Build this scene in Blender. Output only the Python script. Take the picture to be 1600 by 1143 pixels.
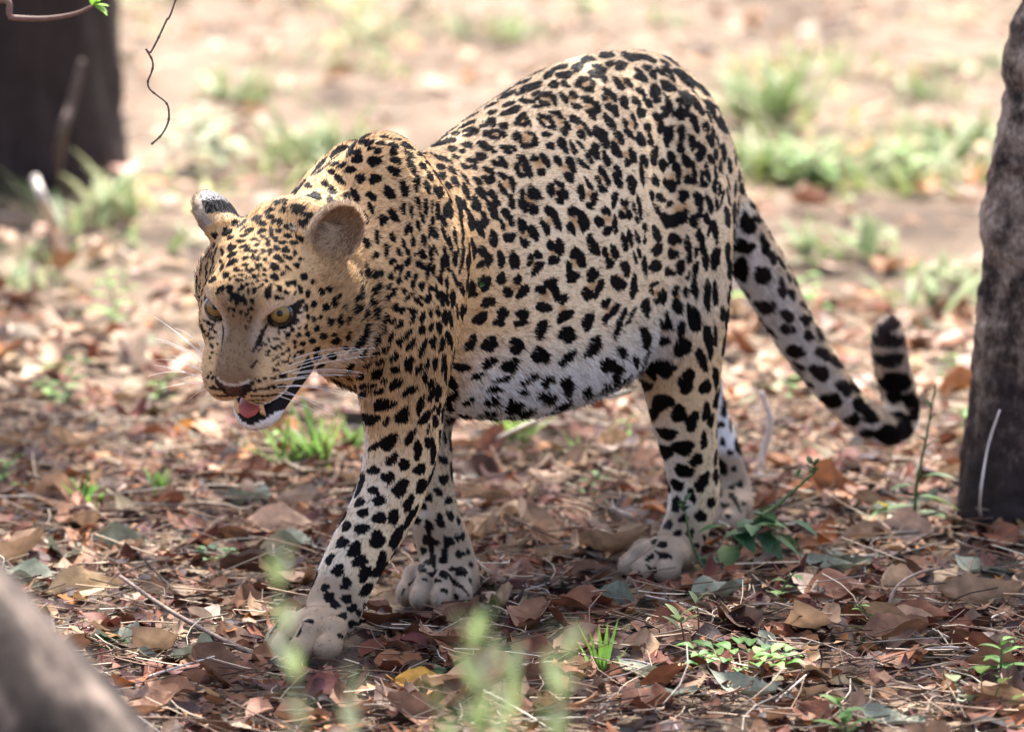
import bpy, bmesh, math, random
import numpy as np
from mathutils import Vector, Matrix, noise as mnoise
from mathutils.bvhtree import BVHTree

for o in list(bpy.data.objects): bpy.data.objects.remove(o)
scene = bpy.context.scene
COL = scene.collection
rnd = random.Random(11); rng = np.random.default_rng(11)

# ------------------------------------------------------------------ camera
IMG_W, IMG_H = 1600.0, 1143.0
CAM = np.array([0., -7.0, 1.57]); CAM_PITCH = math.radians(10.0); CAM_F = 198.0
FPX = IMG_W*CAM_F/36.0
CFW = np.array([0, math.cos(CAM_PITCH), -math.sin(CAM_PITCH)]); CUP = np.array([0, math.sin(CAM_PITCH), math.cos(CAM_PITCH)])
def cam_ray(px, py): return CFW + np.array([1., 0, 0])*((px-IMG_W/2)/FPX) - CUP*((py-IMG_H/2)/FPX)
def cam_at(px, py, Y):
    d = cam_ray(px, py); return CAM + d*((Y-CAM[1])/d[1])
def ground_at(px, py, z=0.0):
    d = cam_ray(px, py); return CAM + d*((z-CAM[2])/d[2])

cd = bpy.data.cameras.new('camera'); cam = bpy.data.objects.new('camera', cd); COL.objects.link(cam)
cam.location = CAM; cam.rotation_euler = (math.radians(90)-CAM_PITCH, 0, 0)
cd.lens = CAM_F; cd.sensor_width = 36.0; cd.clip_end = 2000.0; cd.clip_start = .1
cd.dof.use_dof = True; cd.dof.focus_distance = 6.97; cd.dof.aperture_fstop = 4.0; cd.dof.aperture_blades = 9
scene.camera = cam

# ------------------------------------------------------------------ sky, sun, exposure
SUN_EL, SUN_AZ = math.radians(60), math.radians(10)      # behind the animal, a little to the right
SUN_DIR = np.array([math.sin(SUN_AZ)*math.cos(SUN_EL), math.cos(SUN_AZ)*math.cos(SUN_EL), math.sin(SUN_EL)])
world = bpy.data.worlds.new('World'); scene.world = world; world.use_nodes = True
wn = world.node_tree; bg = wn.nodes['Background']
sky = wn.nodes.new('ShaderNodeTexSky'); sky.sky_type = 'NISHITA'; sky.sun_disc = False
sky.sun_elevation = SUN_EL; sky.sun_rotation = SUN_AZ; sky.air_density = .6; sky.dust_density = 4.5; sky.ozone_density = 1.0
wn.links.new(sky.outputs[0], bg.inputs[0]); bg.inputs[1].default_value = 0.15
sl = bpy.data.lights.new('sun', 'SUN'); sl.energy = 4.2; sl.angle = math.radians(.53); sl.color = (1., .965, .915)
sun = bpy.data.objects.new('sun', sl); COL.objects.link(sun)
sun.rotation_euler = Vector(-SUN_DIR).to_track_quat('-Z', 'Y').to_euler(); sun.location = (2, 6, 9)
vs = scene.view_settings; vs.view_transform = 'Standard'; vs.look = 'None'; vs.gamma = 1.0; vs.use_curve_mapping = False
vs.exposure = 2.2
scene.cycles.use_denoising = True
scene.cycles.max_bounces = 6; scene.cycles.diffuse_bounces = 3; scene.cycles.transparent_max_bounces = 8
scene.cycles.caustics_reflective = False; scene.cycles.caustics_refractive = False

# ------------------------------------------------------------------ helpers
def tag(o, label=None, cat=None, group=None, kind=None):
    if label: o['label'] = label
    if cat: o['category'] = cat
    if group: o['group'] = group
    if kind: o['kind'] = kind
    return o
def link(name, data, parent=None, loc=None, rot=None):
    o = bpy.data.objects.new(name, data); COL.objects.link(o)
    if parent is not None: o.parent = parent
    if loc is not None: o.location = loc
    if rot is not None: o.rotation_euler = rot
    return o
def np_mesh(name, V, F, mat=None, smooth=True, col=None):
    """mesh from arrays; F is (n,3) or (n,4)"""
    V = np.asarray(V, np.float32); F = np.asarray(F, np.int32)
    me = bpy.data.meshes.new(name)
    me.vertices.add(len(V)); me.vertices.foreach_set('co', V.ravel())
    k = F.shape[1]
    me.loops.add(F.size); me.loops.foreach_set('vertex_index', F.ravel())
    me.polygons.add(len(F)); me.polygons.foreach_set('loop_start', np.arange(0, F.size, k, dtype=np.int32))
    me.polygons.foreach_set('use_smooth', np.full(len(F), smooth))
    if col is not None:
        at = me.attributes.new('tint', 'FLOAT_COLOR', 'POINT')
        c = np.ones((len(V), 4), np.float32); c[:, :3] = col; at.data.foreach_set('color', c.ravel())
    me.update(calc_edges=True); me.validate()
    if mat is not None: me.materials.append(mat)
    return me
def node_mat(name):
    m = bpy.data.materials.new(name); m.use_nodes = True
    nt = m.node_tree; b = nt.nodes['Principled BSDF']
    return m, nt, b
def N_(nt, kind, **kw):
    n = nt.nodes.new(kind)
    for k, v in kw.items():
        if k in n.inputs.keys(): n.inputs[k].default_value = v
        else: setattr(n, k, v)
    return n
def ramp(nt, src, stops):
    r = nt.nodes.new('ShaderNodeValToRGB'); e = r.color_ramp.elements
    while len(e) < len(stops): e.new(.5)
    for i, (p, c) in enumerate(stops):
        e[i].position = p; e[i].color = tuple(c)+(1,) if len(c) == 3 else c
    nt.links.new(src, r.inputs[0]); return r
def add_translucent(nt, b, color_socket, amount):
    out = nt.nodes['Material Output']; tr = nt.nodes.new('ShaderNodeBsdfTranslucent'); mx = nt.nodes.new('ShaderNodeMixShader')
    mx.inputs[0].default_value = amount
    nt.links.new(color_socket, tr.inputs[0]); nt.links.new(b.outputs[0], mx.inputs[1]); nt.links.new(tr.outputs[0], mx.inputs[2])
    nt.links.new(mx.outputs[0], out.inputs[0])
def tube(P, R, sides=8, cap=True):
    """tube along points P with radii R -> V, F (quads)"""
    P = np.asarray(P, float); n = len(P); R = np.broadcast_to(np.asarray(R, float), (n,))
    T = np.gradient(P, axis=0); T /= np.maximum(np.linalg.norm(T, axis=1), 1e-9)[:, None]
    u = np.cross(T[0], [0.31, .2, .93]); u /= np.linalg.norm(u)
    V = []; ang = np.linspace(0, 2*math.pi, sides, endpoint=False)
    for i in range(n):
        u = u-T[i]*(u @ T[i]); u /= np.linalg.norm(u); w = np.cross(T[i], u)
        V.append(P[i]+R[i]*(np.cos(ang)[:, None]*u+np.sin(ang)[:, None]*w))
    V = np.concatenate(V); F = []
    for i in range(n-1):
        for k in range(sides):
            a = i*sides+k; b = i*sides+(k+1) % sides
            F.append((a, b, b+sides, a+sides))
    if cap:
        V = np.concatenate([V, P[:1]-T[:1]*R[0]*.3, P[-1:]+T[-1:]*R[-1]*.6]); c0, c1 = len(V)-2, len(V)-1
        for k in range(0, sides):
            F.append((c0, (k+1) % sides, k, k)); a = (n-1)*sides
            F.append((c1, a+k, a+(k+1) % sides, a+(k+1) % sides))
    return V, np.array(F)
def fix_quads(F):
    return F
def mesh_vf(name, V, F, mat, smooth=True, col=None):
    """like np_mesh but allows degenerate quads (triangles)"""
    F = np.asarray(F)
    tri = F[:, 2] == F[:, 3]
    me = bpy.data.meshes.new(name)
    V = np.asarray(V, np.float32)
    sizes = np.where(tri, 3, 4); starts = np.concatenate([[0], np.cumsum(sizes)[:-1]]).astype(np.int32)
    flat = np.concatenate([f[:3] if t else f for f, t in zip(F, tri)]).astype(np.int32) if len(F) < 6000 else None
    if flat is None:
        mask = np.ones(F.shape, bool); mask[tri, 3] = False; flat = F[mask].astype(np.int32)
    me.vertices.add(len(V)); me.vertices.foreach_set('co', V.ravel())
    me.loops.add(len(flat)); me.loops.foreach_set('vertex_index', flat)
    me.polygons.add(len(F)); me.polygons.foreach_set('loop_start', starts)
    me.polygons.foreach_set('use_smooth', np.full(len(F), smooth))
    if col is not None:
        at = me.attributes.new('tint', 'FLOAT_COLOR', 'POINT')
        c = np.ones((len(V), 4), np.float32); c[:, :3] = col; at.data.foreach_set('color', c.ravel())
    me.update(calc_edges=True); me.validate()
    if mat is not None: me.materials.append(mat)
    return me
def join_vf(parts):
    V = []; F = []; o = 0
    for v, f in parts:
        V.append(v); F.append(np.asarray(f)+o); o += len(v)
    return np.concatenate(V), np.concatenate(F)
def tint_mat(name, rough=.6, trans=0.0, bump=0.0, bscale=200.0, spec=.4, vary=0.0, vscale=40.0):
    m, nt, b = node_mat(name)
    a = N_(nt, 'ShaderNodeAttribute', attribute_name='tint'); src = a.outputs['Color']
    if vary:
        tc = N_(nt, 'ShaderNodeTexCoord'); nz = N_(nt, 'ShaderNodeTexNoise'); nz.inputs['Scale'].default_value = vscale; nz.inputs['Detail'].default_value = 4
        nt.links.new(tc.outputs['Object'], nz.inputs['Vector'])
        mr = N_(nt, 'ShaderNodeMapRange'); mr.inputs[1].default_value = .3; mr.inputs[2].default_value = .7; mr.inputs[3].default_value = 1-vary; mr.inputs[4].default_value = 1+vary
        nt.links.new(nz.outputs['Fac'], mr.inputs[0])
        vm = N_(nt, 'ShaderNodeVectorMath', operation='SCALE'); nt.links.new(src, vm.inputs[0]); nt.links.new(mr.outputs[0], vm.inputs['Scale']); src = vm.outputs[0]
    nt.links.new(src, b.inputs['Base Color'])
    b.inputs['Roughness'].default_value = rough; b.inputs['Specular IOR Level'].default_value = spec
    if bump:
        tc = N_(nt, 'ShaderNodeTexCoord'); nz = N_(nt, 'ShaderNodeTexNoise'); nz.inputs['Scale'].default_value = bscale
        nt.links.new(tc.outputs['Object'], nz.inputs['Vector'])
        bp = N_(nt, 'ShaderNodeBump'); bp.inputs['Strength'].default_value = bump; bp.inputs['Distance'].default_value = .002
        nt.links.new(nz.outputs['Fac'], bp.inputs['Height']); nt.links.new(bp.outputs[0], b.inputs['Normal'])
    if trans: add_translucent(nt, b, src, trans)
    return m
# ------------------------------------------------------------------ leopard: implicit body
LEO_M = np.array([-.174, .012, 0.0])
LEO_B = np.array([.665, .747, 0.0]); LEO_B /= np.linalg.norm(LEO_B)      # towards the tail
LEO_L = np.array([LEO_B[1], -LEO_B[0], 0.0])                            # towards the animal's left
LEO_Z = np.array([0., 0., 1.])

def body_pt(s, l, z):
    return LEO_M + s*LEO_B + l*LEO_L + z*LEO_Z
def side_pt(px, py, l):
    """point of the animal's own length-wise plane at lateral offset l"""
    d = cam_ray(px, py); t = ((LEO_M-CAM) @ LEO_L + l)/(d @ LEO_L); return CAM + d*t

def smin(a, b, k):
    h = np.clip(.5 + .5*(b-a)/k, 0, 1)
    return b + (a-b)*h - k*h*(1-h)
def smax(a, b, k):
    return -smin(-a, -b, k)

def sd_cone(p, a, b, r1, r2):
    """tapered round limb segment"""
    ba = b-a; l2 = ba @ ba
    t = np.clip(((p-a) @ ba)/l2, 0, 1)
    t2 = t*t*(3-2*t)*.25 + t*.75
    return np.linalg.norm(p - a - t[:, None]*ba, axis=1) - (r1 + (r2-r1)*t2)
def sd_ell(p, c, R, rad):
    """ellipsoid; R rows = axes"""
    q = (p-c) @ R.T
    rad = np.asarray(rad, float)
    k0 = np.linalg.norm(q/rad, axis=1); k1 = np.linalg.norm(q/(rad*rad), axis=1)
    return k0*(k0-1.0)/np.maximum(k1, 1e-9)

def spl(x, xs, ys):
    """Catmull-Rom through the key values"""
    xs = np.asarray(xs, float); ys = np.asarray(ys, float)
    x = np.clip(x, xs[0], xs[-1])
    i = np.clip(np.searchsorted(xs, x, side='right')-1, 0, len(xs)-2)
    m = np.gradient(ys, xs)
    h = xs[i+1]-xs[i]; t = (x-xs[i])/h
    return ((2*t**3-3*t**2+1)*ys[i] + (t**3-2*t**2+t)*h*m[i] + (-2*t**3+3*t**2)*ys[i+1] + (t**3-t**2)*h*m[i+1])

TS   = [-.16, -.10, -.04, .04, .12, .24, .36, .47, .57, .632, .682]
TTOP = [.505, .572, .606, .600, .596, .640, .680, .692, .672, .625, .545]
TBOT = [.420, .365, .315, .285, .260, .242, .250, .274, .325, .390, .455]
TWID = [.045, .078, .098, .108, .122, .144, .146, .108, .086, .070, .038]
def sd_torso(p):
    q = p-LEO_M
    s = q @ LEO_B; l = q @ LEO_L; z = q[:, 2]
    sc = np.clip(s, TS[0], TS[-1])
    top = spl(sc, TS, TTOP); bot = spl(sc, TS, TBOT); w = spl(sc, TS, TWID)
    zc = bot + (top-bot)*.50; h = (top-bot)*.5
    v = (z-zc)/h
    ww = w*(1 - .16*np.clip(v, 0, 1)**2 + .03*np.clip(-v, 0, 1))
    u = l/ww
    e = np.where(v < 0, 2.15+.75*np.clip(-v*2.5, 0, 1), 2.15)
    n = (np.abs(u)**e + np.abs(v)**e)**(1/e)
    d = (n-1)*np.minimum(ww, h)*.9
    d = np.where(d > 0, d, d)
    ds = np.maximum(np.maximum(TS[0]-s, s-TS[-1]), 0)
    return np.sqrt(np.maximum(d, 0)**2 + ds**2) + np.minimum(d, 0) + np.where(ds > 0, 0, 0)

# ---- head frame
HEAD_YAW, HEAD_PITCH, HEAD_ROLL = math.radians(20.5), math.radians(33), math.radians(-3)
def head_frame():
    cf = np.array([0, -1., 0])          # towards the viewer, level
    cy, sy = math.cos(HEAD_YAW), math.sin(HEAD_YAW)
    f = np.array([-sy, -cy, 0.]); r = np.array([cy, -sy, 0.])     # r = the animal's left
    cp, sp = math.cos(HEAD_PITCH), math.sin(HEAD_PITCH)
    F = f*cp + np.array([0, 0, -sp]); U = f*sp + np.array([0, 0, cp])
    cr, sr = math.cos(HEAD_ROLL), math.sin(HEAD_ROLL)
    R2 = r*cr + U*sr; U2 = -r*sr + U*cr
    return R2, F, U2
HR, HF, HU = head_frame()
HMAT = np.array([HR, HF, HU])
EYE_F, EYE_S, EYE_U = .0515, .0425, .019
HEAD_EYEMID = cam_at(386, 490, -.262)
HEAD_O = HEAD_EYEMID - HF*EYE_F - HU*EYE_U
def hp(r, f, u):
    return HEAD_O + r*HR + f*HF + u*HU

def ear_frame(sd):
    if sd > 0:   # animal's left ear, cup turned to the viewer
        base = hp(.066, -.046, .036); tip = hp(.096, -.090, .081)
        face = HF*.80 + HR*.50 - HU*.05
    else:        # animal's right ear, turned away: its back shows
        base = hp(-.056, -.048, .044); tip = hp(-.092, -.092, .064)
        face = -HR*.85 - HF*.45
    up = tip-base
    up = up/np.linalg.norm(up)
    face = face - up*(face @ up); face /= np.linalg.norm(face)
    side = np.cross(up, face)
    return base, up, face, side

def head_sdf(p):
    q = (p-HEAD_O) @ HMAT.T           # local r, f, u
    m = q.copy(); m[:, 0] = np.abs(m[:, 0])
    I = np.eye(3)
    def E(c, rad, rx=0.0, rz=0.0):
        R = I
        if rx:
            c_, s_ = math.cos(rx), math.sin(rx)
            R = np.array([[1, 0, 0], [0, c_, s_], [0, -s_, c_]])
        if rz:
            c_, s_ = math.cos(rz), math.sin(rz)
            R = R @ np.array([[c_, s_, 0], [-s_, c_, 0], [0, 0, 1]])
        return sd_ell(m, np.array(c), R, rad)
    def C(a, b, r1, r2):
        return sd_cone(m, np.array(a), np.array(b), r1, r2)
    d = E((0, -.028, .010), (.070, .088, .064))                 # cranium
    d = smin(d, E((.0, .022, .032), (.044, .050, .034)), .028)   # forehead
    d = smin(d, E((.046, .008, -.022), (.034, .046, .038)), .03)  # cheekbone
    d = smin(d, E((.058, -.044, -.034), (.048, .044, .064)), .03)  # jaw muscle / ruff
    d = smin(d, C((0, .036, .016), (0, .106, -.024), .0265, .0265), .018)  # nose bridge
    d = smin(d, E((.0215, .095, -.047), (.0275, .034, .0270)), .012)   # whisker pads
    d = smin(d, E((0, .106, -.031), (.0230, .028, .0205)), .010)      # nose block
    d = smin(d, E((.033, .058, -.042), (.028, .048, .034)), .02)      # muzzle sides
    d = smin(d, C((.024, .046, .040), (.045, .034, .036), .013, .010), .016)    # brow
    d = smin(d, E((.044, .038, -.014), (.024, .021, .021)), .014)     # under the eye
    # lower jaw, hanging open a little
    j = C((.040, -.010, -.082), (.013, .078, -.112), .024, .017)
    j = smin(j, E((0, .090, -.113), (.021, .022, .0165)), .014)
    j = smin(j, C((0, .0, -.090), (0, .075, -.113), .026, .015), .02)
    d = smin(d, j, .010)
    gap = sd_ell(m, np.array([0, .100, -.0835]), I, (.0265, .055, .0135))
    gap = smin(gap, sd_cone(m, np.array([.016, .085, -.085]), np.array([.031, .048, -.090]), .0105, .004), .006)
    d = smax(d, -gap, .005)
    # eye sockets
    d = smax(d, -sd_ell(m, np.array([EYE_S, EYE_F+.008, EYE_U]), I, (.0160, .0145, .0118)), .006)
    # nostrils
    d = smax(d, -sd_ell(m, np.array([.0095, .1335, -.0345]), I, (.0045, .006, .003)), .003)
    # philtrum
    d = smax(d, -sd_ell(m, np.array([0, .136, -.054]), I, (.0016, .010, .012)), .004)
    # ears
    for sd in (1, -1):
        base, up, face, side = ear_frame(sd)
        R = np.array([side, up, face])
        c = base + up*.031
        e1 = sd_ell(p, c, R, (.037, .043, .021))
        e2 = sd_ell(p, c + face*.0160 + up*.003, R, (.0325, .0380, .0215))
        e = smax(e1, -e2, .004)
        root = sd_cone(p, base - up*.022 - face*.004, base + up*.004 - face*.006, .030, .020)
        e = smin(e, root, .012)
        e = smax(e, -e2, .005)
        d = smin(d, e, .012)
    return d

def paw(p, c, fw, size, spread=1.0, flat=1.0):
    """foot with four toes; c = centre on the ground, fw = pointing direction"""
    fw = np.array(fw, float); fw[2] = 0; fw /= np.linalg.norm(fw)
    sdv = np.array([-fw[1], fw[0], 0.])
    R = np.array([sdv, fw, LEO_Z]); s = size
    d = sd_ell(p, c + LEO_Z*.034*s - fw*.006*s, R, (.036*s, .046*s, .030*s*flat))
    for lat, f, rr in ((-.038, .024, .019), (-.0140, .047, .0205), (.0140, .047, .0205), (.038, .024, .019)):
        t = sd_ell(p, c + sdv*lat*s*spread + fw*f*s + LEO_Z*.0195*s, R, (.0150*s, .027*s, .0190*s))
        k = sd_ell(p, c + sdv*lat*s*spread*.92 + fw*(f-.020)*s + LEO_Z*.038*s, R, (.0130*s, .024*s, .0175*s))
        t = smin(t, k, .010*s)
        d = smin(d, t, .0040*s)
    return d

def chain(p, pts, k=.03):
    P = np.array([np.r_[a, r] for a, r in pts]); n = len(P)
    t = np.linspace(0, n-1, (n-1)*3+1)
    Q = np.stack([spl(t, np.arange(n), P[:, j]) for j in range(4)], -1)
    d = None
    for a, b in zip(Q[:-1], Q[1:]):
        ba = b[:3]-a[:3]
        h = np.clip(((p-a[:3]) @ ba)/(ba @ ba), 0, 1)
        e = np.linalg.norm(p-a[:3]-h[:, None]*ba, axis=1)-(a[3]+(b[3]-a[3])*h)+.0025
        d = e if d is None else smin(d, e, .014)
    return d

SP = side_pt
FLEG_L = [(SP(640, 410, .078), .078), (SP(634, 510, .088), .064), (SP(628, 600, .082), .053), (SP(630, 680, .076), .0450), (SP(618, 744, .068), .0400),
          (SP(602, 790, .062), .0375), (SP(578, 833, .056), .0355), (SP(552, 878, .050), .0335), (SP(532, 922, .045), .0320), (SP(514, 970, .042), .0325)]
FLEG_R = [(SP(640, 470, -.085), .06), (SP(645, 600, -.085), .046), (SP(657, 700, -.070), .0375), (SP(665, 757, -.060), .0325), (SP(680, 812, -.052), .0300),
          (SP(695, 858, -.046), .0320), (SP(704, 900, -.042), .0335), (SP(702, 922, -.04), .032)]
HLEG_L = [(SP(1070, 330, .080), .052), (SP(1070, 420, .088), .056), (SP(1064, 520, .092), .057), (SP(1065, 605, .086), .0475), (SP(1072, 670, .082), .0385),
          (SP(1080, 722, .078), .0325), (SP(1085, 766, .074), .0305), (SP(1078, 806, .070), .0275), (SP(1062, 846, .067), .0270), (SP(1048, 872, .066), .028)]
HLEG_R = [(SP(1030, 430, -.07), .072), (SP(1050, 540, -.088), .056), (SP(1082, 625, -.09), .041), (SP(1110, 685, -.086), .032), (SP(1128, 730, -.08), .0295),
          (SP(1139, 770, -.075), .0285), (SP(1138, 800, -.07), .0265), (SP(1135, 822, -.068), .0265)]
TAIL = [(SP(1055, 205, 0), 0.0315), (SP(1088, 250, 0), 0.0345), (SP(1132, 330, 0), 0.0360), (SP(1168, 388, 0), 0.0345), (SP(1199, 440, .0), 0.0330), (SP(1232, 500, -.005), 0.0310),
        (SP(1268, 556, -.01), 0.0285), (SP(1306, 608, -.01), 0.0245), (SP(1345, 648, -.01), 0.0230), (SP(1384, 669, .0), 0.0220), (SP(1407, 652, .0), 0.0220),
        (SP(1404, 612, .0), 0.0220), (SP(1393, 570, .0), 0.0215), (SP(1388, 535, .0), 0.0200), (SP(1387, 512, 0), 0.0155)]
NECK = [(body_pt(.03, .005, .465), .110), (body_pt(-.06, .022, .448), .090), (body_pt(-.13, .035, .432), .078), (hp(0.005, -.095, -.012), .070), (hp(0, -.035, .0), .056)]
HDG = -LEO_B
PAWS = [(ground_at(490, 1022), HDG*1.0 + np.array([.05, -.25, 0]), .95), (ground_at(684, 943), HDG + np.array([.45, -.35, 0]), .94),
        (ground_at(1032, 901), HDG + np.array([-.1, .05, 0]), .86), (ground_at(1128, 824), HDG, .90)]

def in_box(p, pts, rad):
    lo = np.min([a-r for a, r in pts], axis=0)-rad; hi = np.max([a+r for a, r in pts], axis=0)+rad
    return np.all((p > lo) & (p < hi), axis=1)
def grp(p, d, k, mask, fn):
    if mask.any():
        d[mask] = smin(d[mask], fn(p[mask]), k)
    return d

TH_C = SP(1056, 362, .084); TH_U = LEO_Z + .10*LEO_B; TH_U = TH_U/np.linalg.norm(TH_U); TH_R = np.array([np.cross(LEO_L, TH_U), LEO_L, TH_U])
def thigh(q):
    return sd_ell(q, TH_C, TH_R, (.078, .052, .185))

def leo_sdf(p):
    d = sd_torso(p)
    mg = .07
    # shoulder blades, pelvis and haunch masses
    # belly sag, loin
    def muscles(p):
        e = chain(p, [(SP(600, 258, .044), .044), (SP(632, 330, .072), .055), (SP(640, 420, .082), .060)], .03)
        e = smin(e, chain(p, [(SP(640, 268, .050)-LEO_L*.10, .030), (SP(650, 350, .078)-LEO_L*.156, .046), (SP(640, 420, .082)-LEO_L*.164, .056)], .03), .03)
        return e
    d = grp(p, d, .030, in_box(p, [(body_pt(0, 0, .5), .2)], mg), muscles)
    d = grp(p, d, .045, in_box(p, NECK, mg), lambda q: chain(q, NECK, .05))
    d = grp(p, d, .014, in_box(p, FLEG_L, mg), lambda q: chain(q, FLEG_L))
    d = grp(p, d, .030, in_box(p, FLEG_R, mg), lambda q: chain(q, FLEG_R))
    d = grp(p, d, .010, in_box(p, HLEG_L+[(TH_C, .15)], mg), lambda q: smin(chain(q, HLEG_L), thigh(q), .035))
    d = grp(p, d, .035, in_box(p, HLEG_R, mg), lambda q: chain(q, HLEG_R))
    d = grp(p, d, .020, in_box(p, TAIL, mg), lambda q: chain(q, TAIL, .012))
    for c, fw, s in PAWS:
        d = grp(p, d, .013, in_box(p, [(c, .06)], mg), lambda q: paw(q, c, fw, s))
    hc = [(HEAD_O, .12)]
    d = grp(p, d, .014, in_box(p, hc, .1), head_sdf)
    return d

def surface_nets(sdf, lo, hi, h, coarse=8):
    """sparse two-level surface nets, vectorised"""
    n = np.ceil((hi-lo)/(h*coarse)).astype(int)+1
    H = h*coarse
    g = np.stack(np.meshgrid(*[np.arange(k) for k in n], indexing='ij'), -1).reshape(-1, 3)
    d = sdf(lo + (g+.5)*H)
    g = g[np.abs(d) < H*1.25]
    half = coarse//2
    o = np.stack(np.meshgrid(*[np.arange(half)]*3, indexing='ij'), -1).reshape(-1, 3)
    g2 = (g[:, None]*half + o[None]).reshape(-1, 3)
    d = sdf(lo + (g2+.5)*2*h)
    g2 = g2[np.abs(d) < 2*h*1.35]
    o = np.stack(np.meshgrid(*[np.arange(2)]*3, indexing='ij'), -1).reshape(-1, 3)
    cells = (g2[:, None]*2 + o[None]).reshape(-1, 3)
    NX = 4096
    key = lambda c: (c[..., 0].astype(np.int64)*NX + c[..., 1])*NX + c[..., 2]
    co = np.stack(np.meshgrid(*[np.arange(2)]*3, indexing='ij'), -1).reshape(-1, 3)
    ck = key(cells[:, None] + co[None])
    uk, inv = np.unique(ck, return_inverse=True); inv = inv.reshape(ck.shape)
    up = np.stack([uk//(NX*NX), (uk//NX) % NX, uk % NX], -1)
    val = sdf(lo + up*h)
    cv = val[inv]
    act = (cv.min(1) < 0) & (cv.max(1) >= 0)
    cells = cells[act]; cv = cv[act]
    acc = np.zeros((len(cells), 3)); cnt = np.zeros(len(cells))
    for a in range(8):
        for b in range(a+1, 8):
            df = co[b]-co[a]
            if np.abs(df).sum() != 1: continue
            va, vb = cv[:, a], cv[:, b]
            m = (va < 0) != (vb < 0)
            t = np.where(m, va/np.where(m, va-vb, 1), 0)
            acc += np.where(m[:, None], co[a]+t[:, None]*df, 0); cnt += m
    V = lo + (cells + acc/cnt[:, None])*h
    k = key(cells); order = np.argsort(k); ks = k[order]
    def look(c):
        q = key(c); i = np.clip(np.searchsorted(ks, q), 0, len(ks)-1)
        return np.where(ks[i] == q, order[i], -1)
    faces = []
    uk_s = uk
    for ax in range(3):
        e = np.zeros(3, int); e[ax] = 1
        q = key(up+e); i = np.clip(np.searchsorted(uk_s, q), 0, len(uk_s)-1)
        ok = uk_s[i] == q
        s0 = val < 0; s1 = val[i] < 0
        m = ok & (s0 != s1)
        P = up[m]; flip = ~s0[m]
        b = np.zeros(3, int); b[(ax+1) % 3] = 1; c = np.zeros(3, int); c[(ax+2) % 3] = 1
        f = np.stack([look(P-b-c), look(P-c), look(P), look(P-b)], -1)
        f[flip] = f[flip][:, ::-1]
        faces.append(f[(f >= 0).all(1)])
    F = np.concatenate(faces)
    return V, F

def sdf_grad(sdf, p, e=.0012):
    d0 = sdf(p); g = np.stack([sdf(p+np.eye(3)[i]*e)-d0 for i in range(3)], -1)/e
    return d0, g

LEO_LO = np.array([-.56, -.45, -.01]); LEO_HI = np.array([.62, .90, .74])
def build_leo(h):
    V, F = surface_nets(leo_sdf, LEO_LO, LEO_HI, h)
    for _ in range(2):
        d, g = sdf_grad(leo_sdf, V)
        n2 = np.maximum((g*g).sum(1), .3)
        V = V - g*np.clip(d/n2, -h, h)[:, None]*.9
    N = g/np.maximum(np.linalg.norm(g, axis=1), 1e-6)[:, None]
    return V, F, N
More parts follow.
